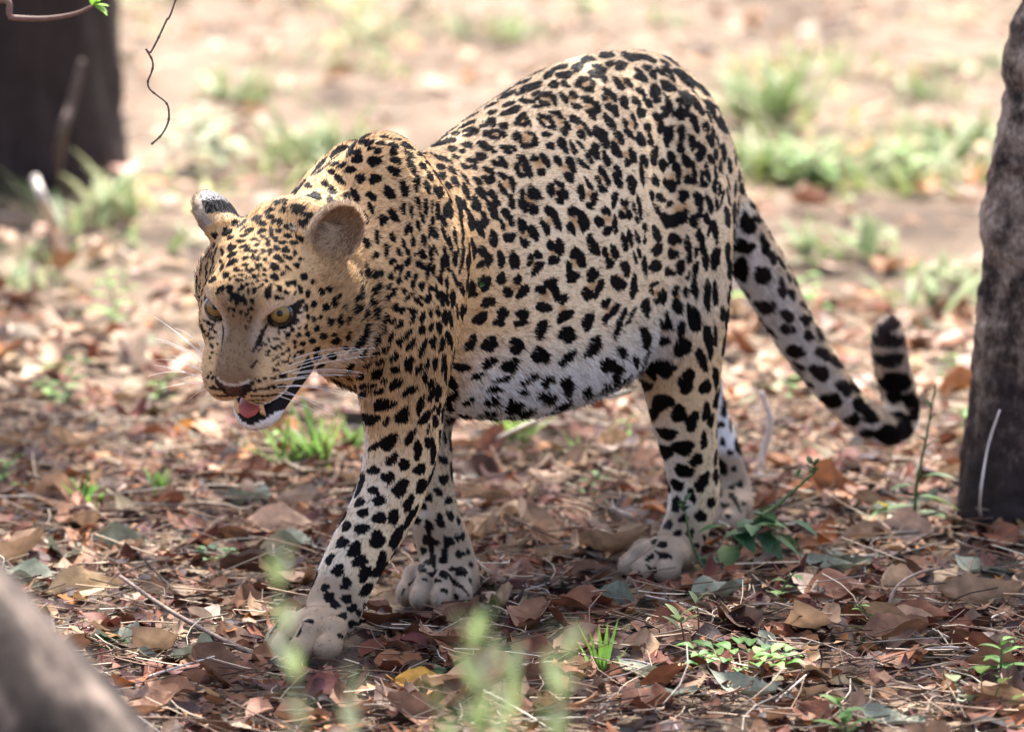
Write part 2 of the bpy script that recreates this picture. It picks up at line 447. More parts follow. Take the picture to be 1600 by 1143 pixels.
# ------------------------------------------------------------------ leopard: coat pattern
# dark marks, rosette centres and painted shade of chest and toe creases, read off the animal: (x, y, half length, half width, tilt)
SPOT_CREASE_TILES = [
 (800, 60, 5.715, """840 145 70 38 -10;1060 160 85 42 15;865 230 35 35 30;970 240 65 45 0;780 270 80 35 25;745 325 75 35 15;820 360 45 30 60;640 365 65 28 5;590 410 38 35 60;715 420 60 32 90;640 450 50 22 25;690 460 45 30 30;590 250 75 38 -20;670 185 70 30 -10;465 325 80 38 -15;420 260 80 30 -20;330 320 70 28 -28;370 415 55 35 0;470 410 50 28 25;270 495 90 32 0;370 545 55 38 70;290 580 60 25 20;220 520 35 30 30;170 430 100 35 -20;100 480 70 22 -20;130 560 80 25 10;230 610 60 18 5;90 690 50 28 -40;50 740 45 32 -60;140 740 60 25 60;90 775 50 20 10;270 700 60 22 30;265 760 60 20 45;350 745 70 28 60;350 790 40 25 0;400 680 75 28 30;490 770 65 25 60;465 830 45 35 50;560 725 55 40 40;660 800 100 25 60;620 860 55 35 55;460 530 65 28 45;545 505 45 35 20;575 610 50 32 25;680 555 80 32 30;760 620 60 35 70;705 675 60 38 45;860 480 60 32 30;825 530 35 30 90;910 530 45 28 80;860 610 40 30 30;920 650 55 38 70;945 400 65 35 60;1040 400 70 28 55;985 445 35 20 20;1000 570 65 42 60;870 745 80 42 50;800 880 110 55 62;45 880 60 40 80;130 960 65 28 -5;205 920 50 32 80;170 855 45 22 20;305 860 45 25 10;340 960 45 32 20;450 950 80 38 55;545 980 65 30 65;610 950 60 20 50;745 965 40 30 45;740 1030 75 32 45;840 1080 70 35 65;955 880 70 40 60;930 1000 80 42 65;1005 750 50 25 80;1080 700 45 22 50;1100 770 45 20 80;1045 850 65 32 50;1075 1050 80 32 75;1030 1110 35 35 0;85 1090 65 35 50;195 1075 35 30 0;290 1080 65 35 60;410 1090 55 30 60;515 1100 55 35 40;620 1110 60 25 40;690 1070 50 25 55""",
  "950 235 14;765 300 25;650 402 30;300 535 35;90 725 28;290 720 22;430 740 30;600 770 28;535 540 25;700 610 35;870 545 25;985 390 25;800 870 18;120 895 45;920 930 25;1055 760 25;1020 1040 25;230 1110 30"),
 (960, 60, 5.715, """290 175 90 28 25;290 260 50 28 10;345 325 50 35 45;210 290 40 25 20;240 355 65 40 25;415 300 65 22 40;470 280 70 25 35;515 350 45 28 55;635 350 110 50 40;730 410 45 25 55;800 460 90 28 45;450 215 60 15 30;360 470 60 58 60;375 550 38 32 0;480 430 85 45 40;615 490 100 38 55;655 570 60 25 75;235 480 55 30 30;190 565 50 35 50;295 575 60 32 60;240 665 50 48 0;480 570 75 28 65;455 640 45 38 60;515 645 65 22 85;580 560 42 25 55;595 670 70 50 70;715 750 95 38 65;740 590 105 38 60;845 620 100 40 55;890 690 65 22 70;930 620 80 25 45;970 770 80 40 65;380 700 50 40 50;405 800 70 30 -80;480 870 105 45 -85;600 840 70 42 80;590 975 60 38 80;690 930 80 35 85;820 790 60 32 80;860 910 65 35 60;885 840 55 20 75;930 930 60 22 80;975 1000 70 28 85;770 980 70 32 55;760 1060 40 35 30;905 1040 50 20 80;865 1080 55 25 65;235 905 75 38 75;295 800 50 35 60;320 910 60 30 75;355 1050 85 40 -80;260 1080 50 30 70;505 1065 60 35 70;425 1110 40 28 80;650 1100 60 45 50""",
  "215 320 15;440 285 12;625 345 15;370 485 20;480 425 12;625 515 10;465 580 14;590 620 10;715 740 12;745 565 12;840 610 12;390 750 18;490 880 18;595 870 12;835 860 14;765 1000 15;310 850 16;345 1060 16"),
 (660, 140, 5.715, """180 470 120 28 -8;130 500 80 15 -10;290 390 50 25 -15;420 360 80 25 -10;430 400 70 22 -15;400 310 90 18 -25;620 205 60 20 -15;615 290 50 45 0;560 320 60 20 -20;790 190 95 35 -20;770 130 70 20 -15;725 325 52 32 0;580 390 50 32 -30;630 430 55 25 10;660 370 55 18 5;715 405 38 35 60;540 500 65 35 30;620 535 50 25 45;400 495 55 32 10;265 530 50 25 0;350 550 38 20 0;750 515 70 25 0;760 560 42 25 10;810 525 35 25 40;520 600 60 38 25;435 635 62 25 15;375 685 45 25 20;460 695 40 28 25;655 660 50 28 35;720 650 75 28 55;295 600 45 20 15;580 715 45 30 10;620 750 55 28 80;570 790 55 25 20;600 815 50 30 0;720 775 50 28 15;800 840 70 35 75;715 890 75 30 60;890 620 60 30 30;840 700 60 28 70;950 720 80 30 70;880 765 45 30 20;490 815 55 28 45;520 920 75 35 50;480 1020 75 35 65;640 960 75 32 60;600 930 30 25 0;620 1060 85 38 65;795 1000 75 30 80;890 940 55 32 80;1000 920 80 42 45;900 1030 50 40 30;990 1070 48 42 0;745 1110 55 40 40;115 590 70 18 35;165 685 45 25 25;265 720 50 25 45;170 770 45 35 30;290 820 55 30 45;225 860 40 32 60;150 910 60 45 70;70 775 35 28 70;55 655 35 22 45;390 910 80 32 65;380 790 60 20 55;215 620 70 14 35;45 870 70 25 75;35 1050 75 18 85;85 1035 55 14 -85;140 1070 65 22 85;240 1060 75 38 85;330 1030 100 28 75;380 1040 60 18 75""",
  "640 400 22;760 535 14;565 755 14;750 850 28;890 690 25;620 985 14;950 980 40"),
 (820, 230, 5.715, """85 100 35 28 10;195 130 70 25 60;145 225 42 42 0;20 200 75 35 65;290 135 55 25 55;420 170 75 30 60;395 270 55 45 40;520 155 60 28 40;570 110 50 25 60;690 220 70 28 50;735 300 55 28 65;655 290 45 25 50;690 375 50 35 50;830 210 65 25 60;830 300 90 32 60;955 330 85 48 75;1045 230 110 25 85;1075 130 60 25 70;80 420 75 48 45;75 555 48 45 0;230 380 60 42 80;310 330 60 28 40;340 420 65 45 60;310 475 45 38 0;500 400 75 38 75;570 330 65 25 60;620 450 55 35 -70;580 520 48 32 10;215 570 60 40 40;285 660 90 38 70;180 715 75 35 65;430 570 60 45 30;520 660 110 45 75;415 730 65 38 55;800 465 70 35 -80;725 570 48 38 50;665 665 60 40 60;735 750 55 38 -70;805 690 85 25 85;890 500 45 38 60;865 605 48 32 60;930 600 55 25 80;975 540 60 18 75;1025 540 110 22 80;1000 650 40 20 80;75 770 70 42 60;240 880 55 42 20;310 895 80 45 80;255 1010 52 48 0;610 880 105 48 70;450 950 60 50 20;505 1010 75 42 75;395 1080 65 32 85;720 950 58 28 80;800 935 75 35 80;755 1040 48 45 0;890 850 90 32 75;940 810 75 25 80;1005 810 60 25 75;1070 720 50 20 85;1070 830 40 16 85;900 1080 65 45 70;985 985 60 18 75;1022 945 55 18 80;1070 1060 100 25 85;115 960 42 42 0;45 1010 55 32 -80;110 1080 75 42 -45""",
  "130 140 35;360 185 28;690 275 20;820 235 10;950 340 18;1055 180 14;45 470 35;275 400 28;565 430 25;215 660 25;445 660 40;735 645 30;885 550 18;255 940 22;440 1030 28;760 960 20;915 830 10;70 1040 22"),
 (980, 230, 5.715, """390 90 60 35 80;315 165 60 35 75;440 180 50 42 45;455 260 80 32 85;395 350 55 45 -60;345 320 50 28 80;530 130 50 42 20;595 230 100 28 85;560 300 60 35 10;530 260 28 25 0;670 30 60 35 60;640 90 45 35 40;665 270 70 25 85;715 230 90 28 80;685 335 40 32 30;250 300 65 32 65;220 430 50 25 75;300 455 50 38 45;265 555 60 25 65;500 435 58 55 0;635 460 70 45 60;650 560 75 30 -80;370 510 40 28 -50;350 650 75 50 80;480 630 65 58 40;525 580 35 28 80;590 660 60 40 80;735 510 90 32 80;710 640 68 30 75;410 820 70 55 -20;400 950 52 52 0;265 780 75 40 75;270 915 65 45 -50;255 1060 65 50 -40;360 1115 45 42 0;540 870 72 38 80;555 980 65 32 -80;640 780 60 30 -80;665 870 75 22 -80;615 940 60 22 -85;695 990 105 35 85;785 750 110 30 85;790 990 115 40 -78;475 1070 75 42 85;610 1090 75 28 -80;735 740 70 18 -75;750 110 55 28 70;795 60 60 18 85;835 170 65 20 85;790 250 80 18 85;825 380 65 18 -85;800 510 65 18 85;780 360 70 22 80;850 450 80 14 -80;860 50 75 30 85""",
  "390 280 30;555 190 18;640 55 16;695 250 10;470 560 45;405 890 22"),
 (690, 310, 5.715, """70 100 90 38 85;180 250 150 22 85;160 80 90 25 75;260 200 100 32 85;310 70 60 42 70;380 190 80 35 75;340 270 80 40 65;450 110 100 35 65;495 40 40 25 80;460 360 85 38 80;575 140 60 32 35;620 200 50 25 80;540 240 65 22 80;600 345 65 42 0;715 240 70 42 65;825 310 75 38 65;735 395 52 38 60;720 60 70 38 70;815 100 45 45 0;625 40 60 25 85;190 520 130 20 -85;250 520 125 28 -82;365 470 60 40 60;420 550 60 38 80;345 590 45 32 -50;530 545 75 38 85;645 555 85 48 -88;385 755 80 52 -80;250 800 80 40 80;185 810 60 25 70;530 715 55 45 -60;675 730 45 45 0;590 840 55 42 0;725 830 75 48 -60;410 930 65 50 -20;340 1070 80 50 -20;545 1025 62 50 -30;720 1035 62 50 -20;510 1110 55 35 0;700 1110 60 35 0;970 760 60 55 30;1020 850 75 35 80;880 815 50 45 0;910 970 70 50 10;1090 900 55 40 -60;1100 1050 95 42 -30;120 340 85 18 80;20 200 60 18 70;30 330 90 20 70;80 410 75 16 85;120 540 75 22 85;145 470 50 12 90;40 530 110 16 80;120 720 80 18 70;45 760 60 16 85;10 590 75 22 85;100 895 75 28 85;50 900 65 14 85;10 890 75 20 85;30 1060 75 28 85;80 1080 75 18 80;190 1030 80 38 75;140 1010 65 14 85""",
  "575 250 25;745 310 28;385 535 20;640 800 35;330 1000 30;930 870 35;1085 990 25"),
 (500, 190, 5.715, """385 180 45 30 -15;285 220 70 30 -60;440 190 60 25 -15;400 130 60 18 -20;540 195 45 22 -8;655 215 58 28 10;785 215 65 28 30;690 158 50 12 0;580 140 60 14 10;300 280 70 25 -25;450 245 42 22 -10;520 265 42 28 -15;650 278 48 28 0;795 295 55 30 30;910 300 50 28 20;905 250 45 18 35;330 335 55 38 -10;485 355 75 42 -10;675 350 55 35 10;815 400 70 38 65;920 400 45 32 60;965 365 38 22 40;1025 305 60 22 30;1100 330 50 20 30;190 395 50 25 -25;270 430 60 32 -5;100 450 40 22 -10;130 380 50 18 -30;170 515 65 32 45;355 510 45 45 40;490 510 62 45 0;660 445 70 38 25;860 540 75 35 85;985 490 48 30 70;1080 485 45 35 40;1075 405 45 25 20;45 560 38 32 0;105 615 40 38 40;310 655 68 35 70;235 675 50 28 60;455 665 62 32 30;615 635 65 50 45;750 600 75 42 75;960 585 70 28 75;1065 625 50 48 0;95 715 60 32 45;25 800 48 38 0;450 770 55 25 70;655 840 80 35 60;560 875 60 38 80;740 775 55 25 85;815 800 65 20 85;875 725 60 25 75;945 770 85 22 85;1000 750 60 14 90;1050 800 80 22 85;910 855 48 20 75;1100 890 60 20 65;1005 890 60 16 90;395 865 65 32 70;510 1030 60 28 85;645 1030 50 28 80;410 1085 65 30 70;805 950 55 20 75;770 965 60 18 90;875 925 50 25 75;1020 1000 55 32 70;975 990 75 14 85;830 1070 52 28 80;925 1060 58 30 75;745 1085 45 20 85;590 1120 35 25 80""", ""),
 (550, 360, 5.715, """205 225 45 25 -60;305 180 60 25 85;420 195 40 25 70;490 180 45 22 80;625 210 55 32 60;705 205 85 22 80;745 170 55 16 65;560 218 20 18 0;500 275 52 28 -60;360 275 38 28 -50;605 305 45 32 30;130 370 55 28 75;60 395 42 20 75;200 400 45 30 -70;255 385 40 22 -60;390 345 40 20 -70;440 340 45 22 -70;345 405 35 28 -60;675 365 85 22 -85;725 350 50 22 85;805 310 85 28 -85;850 260 95 20 80;880 120 75 18 80;920 250 75 22 85;500 400 42 30 -60;555 450 75 25 -70;420 450 42 25 -60;625 495 52 28 -80;465 535 32 28 0;505 590 60 25 -45;590 615 38 32 -40;695 525 45 25 -80;680 610 52 32 -60;620 660 20 20 0;785 440 42 30 60;755 555 68 22 85;805 605 75 25 90;850 610 75 14 85;900 610 78 28 88;850 465 55 14 90;205 535 85 25 -55;75 510 40 18 -60;75 590 45 28 -60;325 505 42 22 -60;310 600 38 32 -50;370 555 50 25 -55;175 655 45 30 -50;45 710 50 28 -50;110 750 50 25 -70;205 740 60 32 -60;390 685 38 32 -40;455 710 38 28 -40;545 720 40 32 0;540 785 50 25 -70;630 770 55 25 -70;285 800 85 25 -60;360 810 38 25 -50;425 840 50 28 -50;705 740 42 20 -85;765 725 50 20 85;835 735 40 22 80;835 805 42 25 80;885 790 72 18 85;625 880 48 32 -80;710 860 55 18 -75;780 865 60 28 80;290 885 35 18 -50;505 920 50 25 -50;345 945 55 25 -55;430 985 55 30 -55;530 1010 65 32 -55;215 970 55 40 -60;115 900 80 25 -80;725 1000 70 30 -85;800 1020 70 28 -80;635 1045 85 30 -65;855 955 60 22 85;885 1000 75 14 85;300 1055 45 28 -40;205 1090 50 25 -40;100 1090 60 22 -50;60 1000 100 30 -50""", ""),  # long strokes at the chest paint the shade in its creases
 (530, 540, 5.715, """420 30 42 28 -40;495 95 52 35 -35;370 140 45 25 -30;250 165 50 22 -25;625 160 80 38 -82;500 210 50 35 -30;710 205 52 28 -70;785 155 45 25 -80;855 155 58 32 -80;340 245 65 42 -35;190 275 45 28 -35;235 360 70 30 -10;175 435 70 28 -5;95 200 60 25 -50;395 310 30 25 -50;505 345 75 40 -50;355 412 45 28 -20;630 400 75 38 -25;760 285 65 28 -80;825 340 55 30 -75;840 415 85 28 -60;930 150 85 22 -80;950 240 90 14 -85;885 430 80 22 -75;395 525 105 52 -12;255 655 72 58 10;420 680 45 28 -70;565 620 85 55 -45;725 530 105 28 -78;770 640 80 38 -58;860 675 55 32 85;890 560 50 22 -75;845 560 40 14 -75;440 860 95 60 -55;310 900 70 28 -35;630 815 80 38 -55;700 930 95 38 -82;790 860 60 28 85;795 745 50 16 -80;840 945 115 32 88;470 1010 70 42 -40;580 1060 60 48 -50;725 1100 65 45 -60;300 1110 55 40 -20;900 820 80 14 88;940 810 75 14 88;1010 350 60 35 60;985 540 60 32 70;940 1020 40 40 30;1080 190 80 40 10""", ""),
 (700, 480, 5.333, """775 185 95 42 -65;990 230 75 68 -40;1165 120 80 50 -80;190 295 75 42 -60;345 305 72 60 -10;570 320 70 65 0;765 400 75 72 -30;990 420 90 35 -45;1205 330 95 55 -50;340 460 70 40 -25;510 480 90 45 -25;240 570 55 25 -25;445 595 85 25 -20;670 595 90 30 -25;815 610 70 40 -30;380 680 75 25 -10;615 695 55 30 -10;360 770 60 40 0;540 820 80 60 20;170 775 65 22 -30;985 650 85 50 70;820 740 65 60 0;1430 130 130 28 -65;1330 480 75 55 30;1440 370 70 30 55;35 640 65 32 65""", "765 185 14"),
 (850, 400, 5.715, """250 185 60 55 0;430 170 75 50 -60;390 340 65 55 0;490 285 90 35 -70;725 115 70 42 80;660 240 85 55 50;550 420 60 35 -60;625 480 75 35 -70;550 560 50 35 -60;800 270 110 35 -80;780 530 110 18 -60;910 460 85 42 80;900 730 95 48 80;810 930 50 30 80""", "430 270 30;680 200 22;575 485 22"),
 (980, 410, 5.715, """245 190 38 25 -20;215 240 50 22 85;310 300 70 38 -80;265 350 35 30 0;430 255 50 35 -80;445 390 70 52 70;300 545 60 32 60;365 530 75 30 70;345 460 28 22 60;320 695 52 48 0;480 585 65 45 -85;490 755 88 80 0;600 510 125 55 80;550 430 70 24 80;600 230 85 38 85;605 70 70 28 -85;520 260 65 20 -88;545 120 50 18 -80;715 290 130 38 88;785 280 105 32 90;730 700 160 38 85;790 660 115 18 88;670 870 110 45 65;320 940 105 88 20;530 1060 110 75 -65;700 1110 75 50 -50;795 1030 105 26 85;130 1100 70 50 30""", "260 270 22;435 310 18;320 600 20;480 675 24;590 500 22"),
 (900, 480, 2.38, """315 355 38 35 0;382 395 35 30 -40;270 400 28 24 40;333 470 38 22 10;432 425 38 24 -70;485 385 35 16 -75;502 420 30 12 -80;398 522 42 28 -15;320 535 32 22 40;476 495 32 14 -85;448 568 28 22 -20;400 608 42 22 15;372 660 28 20 20;470 650 38 24 -60;430 700 30 15 80;505 725 18 18 0;372 730 32 18 90;465 775 22 24 0;340 808 20 16 -40;378 838 18 14 0;425 840 20 15 80;320 880 22 13 -20;325 920 20 14 0;275 930 20 10 -30;450 885 14 10 30;400 785 22 14 -30;482 858 10 12 0;535 690 16 12 90;290 870 14 9 -40;535 595 35 25 70;540 435 15 12 0;575 540 13 13 0;588 600 12 12 0;610 658 15 13 60;580 670 13 10 0;548 735 12 10 0;585 705 12 12 0;625 730 10 8 0;545 500 20 10 80;565 775 12 10 0;205 985 12 6 70;275 970 18 8 60;180 1000 8 5 60;240 995 14 5 80""", ""),
 (380, 560, 2.286, """517 425 24 22 -30;465 470 20 16 10;562 462 35 26 -45;640 455 32 16 -60;485 505 26 18 -25;415 512 20 15 -50;592 518 32 18 -65;427 550 22 16 -10;538 566 34 18 -80;487 567 26 22 -40;600 565 45 12 -60;424 606 26 20 0;367 597 22 14 -50;480 645 32 28 30;352 655 24 20 -40;550 640 42 20 -65;398 680 32 22 -40;340 755 26 22 40;418 723 30 20 -35;308 715 22 14 -60;495 720 32 16 -65;434 768 34 20 -55;368 802 26 18 -70;292 818 18 14 -40;500 755 30 10 -60;445 825 30 18 -35;305 850 22 17 -20;370 857 20 17 0;328 880 18 16 0;392 890 18 15 -20;350 922 18 13 20;415 908 12 12 0;383 950 14 11 45;403 945 10 10 0;435 880 14 8 -60;350 990 14 8 50;385 985 10 6 50;235 935 18 8 0;110 965 25 5 -50;200 980 22 5 -60;170 1000 8 6 90;718 430 20 18 80;717 360 18 12 30;697 475 18 14 60;735 505 14 14 50;663 497 16 14 20;703 578 26 16 60;740 560 20 14 60;640 525 18 13 40;620 578 16 12 70;663 597 22 16 45;652 648 18 14 70;687 657 15 13 0;733 652 22 18 50;765 640 15 10 70;785 635 16 9 85;770 577 14 9 70;679 717 22 12 85;716 714 18 16 0;643 685 14 12 0;655 724 12 10 0;775 698 16 15 0;745 750 12 10 0;775 752 24 16 -10;636 748 16 14 50;715 768 17 14 20;672 770 16 10 10;816 800 20 10 75;815 735 10 8 0;805 690 12 8 60;765 805 24 10 30;720 828 15 8 30;690 790 15 8 20;760 850 14 8 50;600 800 15 5 -50;570 830 14 5 -60;650 790 12 5 20""", ""),  # thin strokes on the near paw paint the shade between its toes
 (1080, 200, 2.198, """165 165 24 13 85;172 208 20 18 30;188 325 42 28 55;210 262 18 14 60;228 310 20 12 70;255 320 26 8 70;172 405 45 25 10;252 400 38 17 75;278 445 34 15 75;245 505 42 32 60;165 490 40 32 50;312 548 46 18 80;308 462 28 9 60;335 510 22 8 60;345 572 28 12 65;248 615 45 28 10;328 645 32 24 40;330 690 34 22 20;392 658 28 18 45;402 712 24 20 30;440 705 30 12 60;385 607 18 10 60;410 640 22 8 60;355 768 45 24 10;440 838 45 30 20;455 775 38 24 40;500 800 35 16 55;525 890 42 24 50;560 880 40 14 55;470 938 40 24 10;585 955 38 24 50;550 1005 30 20 0;615 990 32 22 30;680 1060 45 35 0;600 1050 25 16 0;740 1040 40 28 80;700 880 58 34 10;680 800 65 27 -8;675 735 62 28 0;705 665 30 28 0;770 960 50 24 80;700 928 38 16 5;725 1000 45 18 30""", ""),
 (280, 280, 2.7206, """545 25 20 15 30;560 75 45 25 10;500 130 32 22 0;550 160 35 12 10;480 60 30 14 -30;430 95 25 10 -20;490 215 16 12 0;525 190 26 16 10;515 255 16 10 0;530 225 16 10 0;485 270 16 10 0;490 318 10 10 0;498 365 14 10 0;515 468 11 17 0;528 412 13 17 0;568 435 12 12 0;545 487 12 16 0;605 478 14 16 0;632 468 12 14 0;572 532 12 17 0;622 545 15 17 0;658 527 12 20 0;540 548 10 14 0;680 502 8 15 0;640 608 12 23 0;680 602 13 24 0;715 595 8 18 0;548 587 8 13 0;570 597 10 13 0;600 587 10 10 0;585 635 14 14 0;540 632 8 11 0;612 670 17 16 0;655 660 13 10 0;665 685 20 14 0;715 662 10 20 0;545 660 12 10 0;565 690 14 11 0;585 725 18 13 0;590 757 22 12 -15;648 752 22 15 -20;705 715 12 10 0;540 775 10 15 0;600 795 20 7 -20;745 530 8 20 0;700 545 7 14 0""", ""),
 (300, 300, 6.35, """640 275 50 30 -25;765 195 50 22 -15;830 115 45 25 -25;690 320 50 25 -10;755 250 40 25 0;800 295 30 25 -60;860 310 40 30 -70;895 190 35 25 -40;920 110 30 25 -30;945 350 38 32 0;1015 380 38 22 15;855 385 38 25 10;950 435 48 25 0;1075 470 40 22 0;1005 505 38 22 10;895 500 48 22 5;825 470 30 28 0;700 440 28 22 -20;570 380 45 22 -20;685 390 50 26 -20;515 430 50 16 -10;785 400 25 50 0;740 470 18 30 0;620 475 55 17 5;480 490 52 18 0;755 510 32 30 0;640 525 30 20 -30;515 540 52 20 -15;390 555 45 40 -20;840 555 35 30 45;930 575 42 32 30;550 575 48 22 -20;620 592 30 25 -40;705 585 32 18 -80;770 592 35 30 -50;395 620 60 22 -30;395 695 62 28 -35;530 655 32 20 -10;600 650 22 25 0;655 655 40 18 -80;725 668 22 25 0;860 660 55 32 35;955 650 48 25 20;1020 610 22 25 0;1070 665 22 20 30;440 770 30 25 -20;525 725 34 22 -10;675 725 18 22 0;820 745 55 35 35;1035 725 35 25 30;960 760 38 20 30;905 805 28 25 -50;630 740 15 40 0;585 780 35 22 -70;710 770 25 25 0;490 780 15 15 0;665 770 15 20 0;540 770 18 22 -50;335 825 40 28 -50;425 830 16 16 0;465 825 15 15 0;500 825 12 12 0;615 840 24 22 0;660 828 15 14 0;715 820 24 16 0;820 845 40 36 40;1105 840 38 32 50;375 865 24 15 -70;450 878 20 20 0;490 872 15 18 0;540 850 15 20 0;650 882 22 20 0;735 880 22 22 -40;595 905 14 18 0;550 915 15 20 0;950 910 35 22 50;1010 905 42 24 60;865 955 42 28 45;760 990 68 42 -75;685 930 28 18 -40;375 960 48 32 -60;280 970 60 30 -55;605 985 16 35 0;635 970 15 25 0;560 980 15 35 0;495 945 22 35 0;465 970 12 25 0;935 1000 28 28 0;1075 965 38 26 60;845 1040 34 25 -40;1020 1010 18 18 0;430 1040 60 40 0;530 1090 22 40 0;510 1040 12 25 0;600 1080 18 35 0;1105 1080 20 20 0;300 600 20 40 0;280 690 15 25 0;295 750 18 40 20;200 870 55 22 -40;890 1055 22 12 0;225 430 28 38 0;345 400 48 38 -10;425 312 38 28 -20;380 450 45 22 -30;500 315 60 18 -50;510 360 50 10 -35;440 90 12 12 0""", ""),
 (300, 460, 4.973, """355 60 30 28 0;420 60 14 25 0;465 50 12 22 0;300 40 14 22 0;290 110 14 18 0;330 120 12 16 0;440 120 12 18 0;465 110 10 16 0;420 155 12 18 0;380 140 12 18 0;660 15 25 15 -30;690 35 20 9 -30;865 50 15 16 0;820 105 30 18 -20;885 105 20 22 0;850 140 10 12 0;740 245 70 13 -22;820 205 16 20 0;780 275 17 17 0;745 315 28 20 -40;715 290 14 11 0;830 318 20 22 0;835 258 10 10 0;885 255 14 22 0;680 292 12 10 0;650 345 9 12 0;600 360 22 9 50;565 385 18 10 50;710 385 22 14 10;680 350 9 9 0;675 405 24 14 25;635 415 32 11 35;745 430 19 14 0;795 368 22 14 -10;800 408 18 12 -45;860 385 26 17 -15;850 445 28 20 0;705 462 19 14 10;585 443 16 12 10;585 470 14 8 10;665 485 18 12 0;760 480 11 19 20;795 488 15 20 0;630 505 17 11 0;715 518 38 11 0;765 540 15 8 -30;830 560 15 20 0;665 538 15 7 0;650 585 22 15 0;540 400 8 8 0;520 432 10 9 0;425 255 5 8 0;440 205 6 8 0;460 180 6 9 0;325 165 8 10 0;500 515 13 13 0;485 535 9 12 0;465 560 6 12 0;520 670 15 14 -20;565 655 20 16 -10;632 650 26 14 -5;708 635 36 18 -15;485 745 26 9 -8;535 733 20 13 0;590 724 28 15 -5;640 720 22 12 0;700 712 38 14 -12;400 788 12 6 0;455 790 12 6 0;500 786 22 7 0;545 786 18 6 0;590 785 22 7 0;645 778 30 8 -8;435 820 5 5 0;470 822 5 5 0;510 818 9 7 0;548 818 10 8 0;510 845 7 6 0;545 848 9 6 0;475 845 4 4 0;175 730 52 14 12;215 785 45 8 10;125 640 12 20 0;160 650 12 20 -20;185 675 8 15 0;275 788 6 5 0;290 770 4 4 0;235 725 10 5 0;125 220 60 12 28;85 280 16 22 -20;70 245 10 12 0;115 325 14 15 0;150 340 30 9 -15;160 450 16 9 -40;140 490 8 14 0;150 400 20 14 60;130 300 9 6 0;60 210 12 6 60;180 290 8 14 -50;200 390 6 14 20;150 605 5 5 0;150 265 20 8 0""", ""),
]

def spot_arrays(hit):
    """hit(px, py) -> (point, normal) on the coat; returns spots as centre + two tangent half-axes"""
    out = []
    for ox, oy, sc, dark, ros in SPOT_CREASE_TILES:
        rows = [(1,)+tuple(float(v) for v in r.split()) for r in dark.split(';') if r.strip()]
        rows += [(0,)+tuple(float(v) for v in r.split()) for r in ros.split(';') if r.strip()]
        for r in rows:
            if r[0] == 1:
                _, x, y, a, b, an = r
            else:
                _, x, y, a = r; b = a; an = 0
                a *= 1.9; b *= 1.9
            px, py = ox+x/sc, oy+y/sc
            h = hit(px, py)
            if h is None:
                continue
            c, n = h
            d0 = cam_ray(px, py); d0 /= np.linalg.norm(d0)
            if -(n @ d0) < .30:                # do not smear marks along the outline
                n = n - d0*(.30+(n @ d0)); n /= np.linalg.norm(n)
            an = math.radians(an); ax = []
            for vx, vy, ln in ((math.cos(an), math.sin(an), a/sc), (-math.sin(an), math.cos(an), b/sc)):
                d = cam_ray(px+vx*ln, py+vy*ln); t = ((c-CAM) @ n)/(d @ n); ax.append(CAM+d*t-c)
            out.append((r[0], c, ax[0], ax[1], n))
    return out

def smooth01(x, a, b):
    t = np.clip((x-a)/(b-a), 0, 1); return t*t*(3-2*t)
def mixc(a, b, w):
    return a*(1-w[:, None]) + np.asarray(b)*w[:, None]
def vnoise(p, f, seed=0.0):
    q = p*f + seed
    return (np.sin(q[:, 0]*1.7+np.sin(q[:, 1]*1.3+q[:, 2]*.7)*1.9) + np.sin(q[:, 1]*1.9+np.sin(q[:, 2]*1.1+q[:, 0]*.9)*1.7)
            + np.sin(q[:, 2]*1.5+np.sin(q[:, 0]*1.2+q[:, 1]*1.1)*1.8))/3.0

FUR_CHAINS = [('fl', FLEG_L, 1), ('fr', FLEG_R, -1), ('hl', HLEG_L, 1), ('hr', HLEG_R, -1), ('tail', TAIL, 0)]
def chain_near(p, pts):
    best = np.full(len(p), 9.); tan = np.zeros_like(p); par = np.zeros(len(p))
    for i, ((a, r1), (b, r2)) in enumerate(zip(pts[:-1], pts[1:])):
        ba = b-a; t = np.clip(((p-a) @ ba)/(ba @ ba), 0, 1)
        d = np.linalg.norm(p-a-t[:, None]*ba, axis=1)-(r1+(r2-r1)*t)
        m = d < best
        best[m] = d[m]; tan[m] = ba/np.linalg.norm(ba); par[m] = i+t[m]
    return best, tan, par/(len(pts)-1)

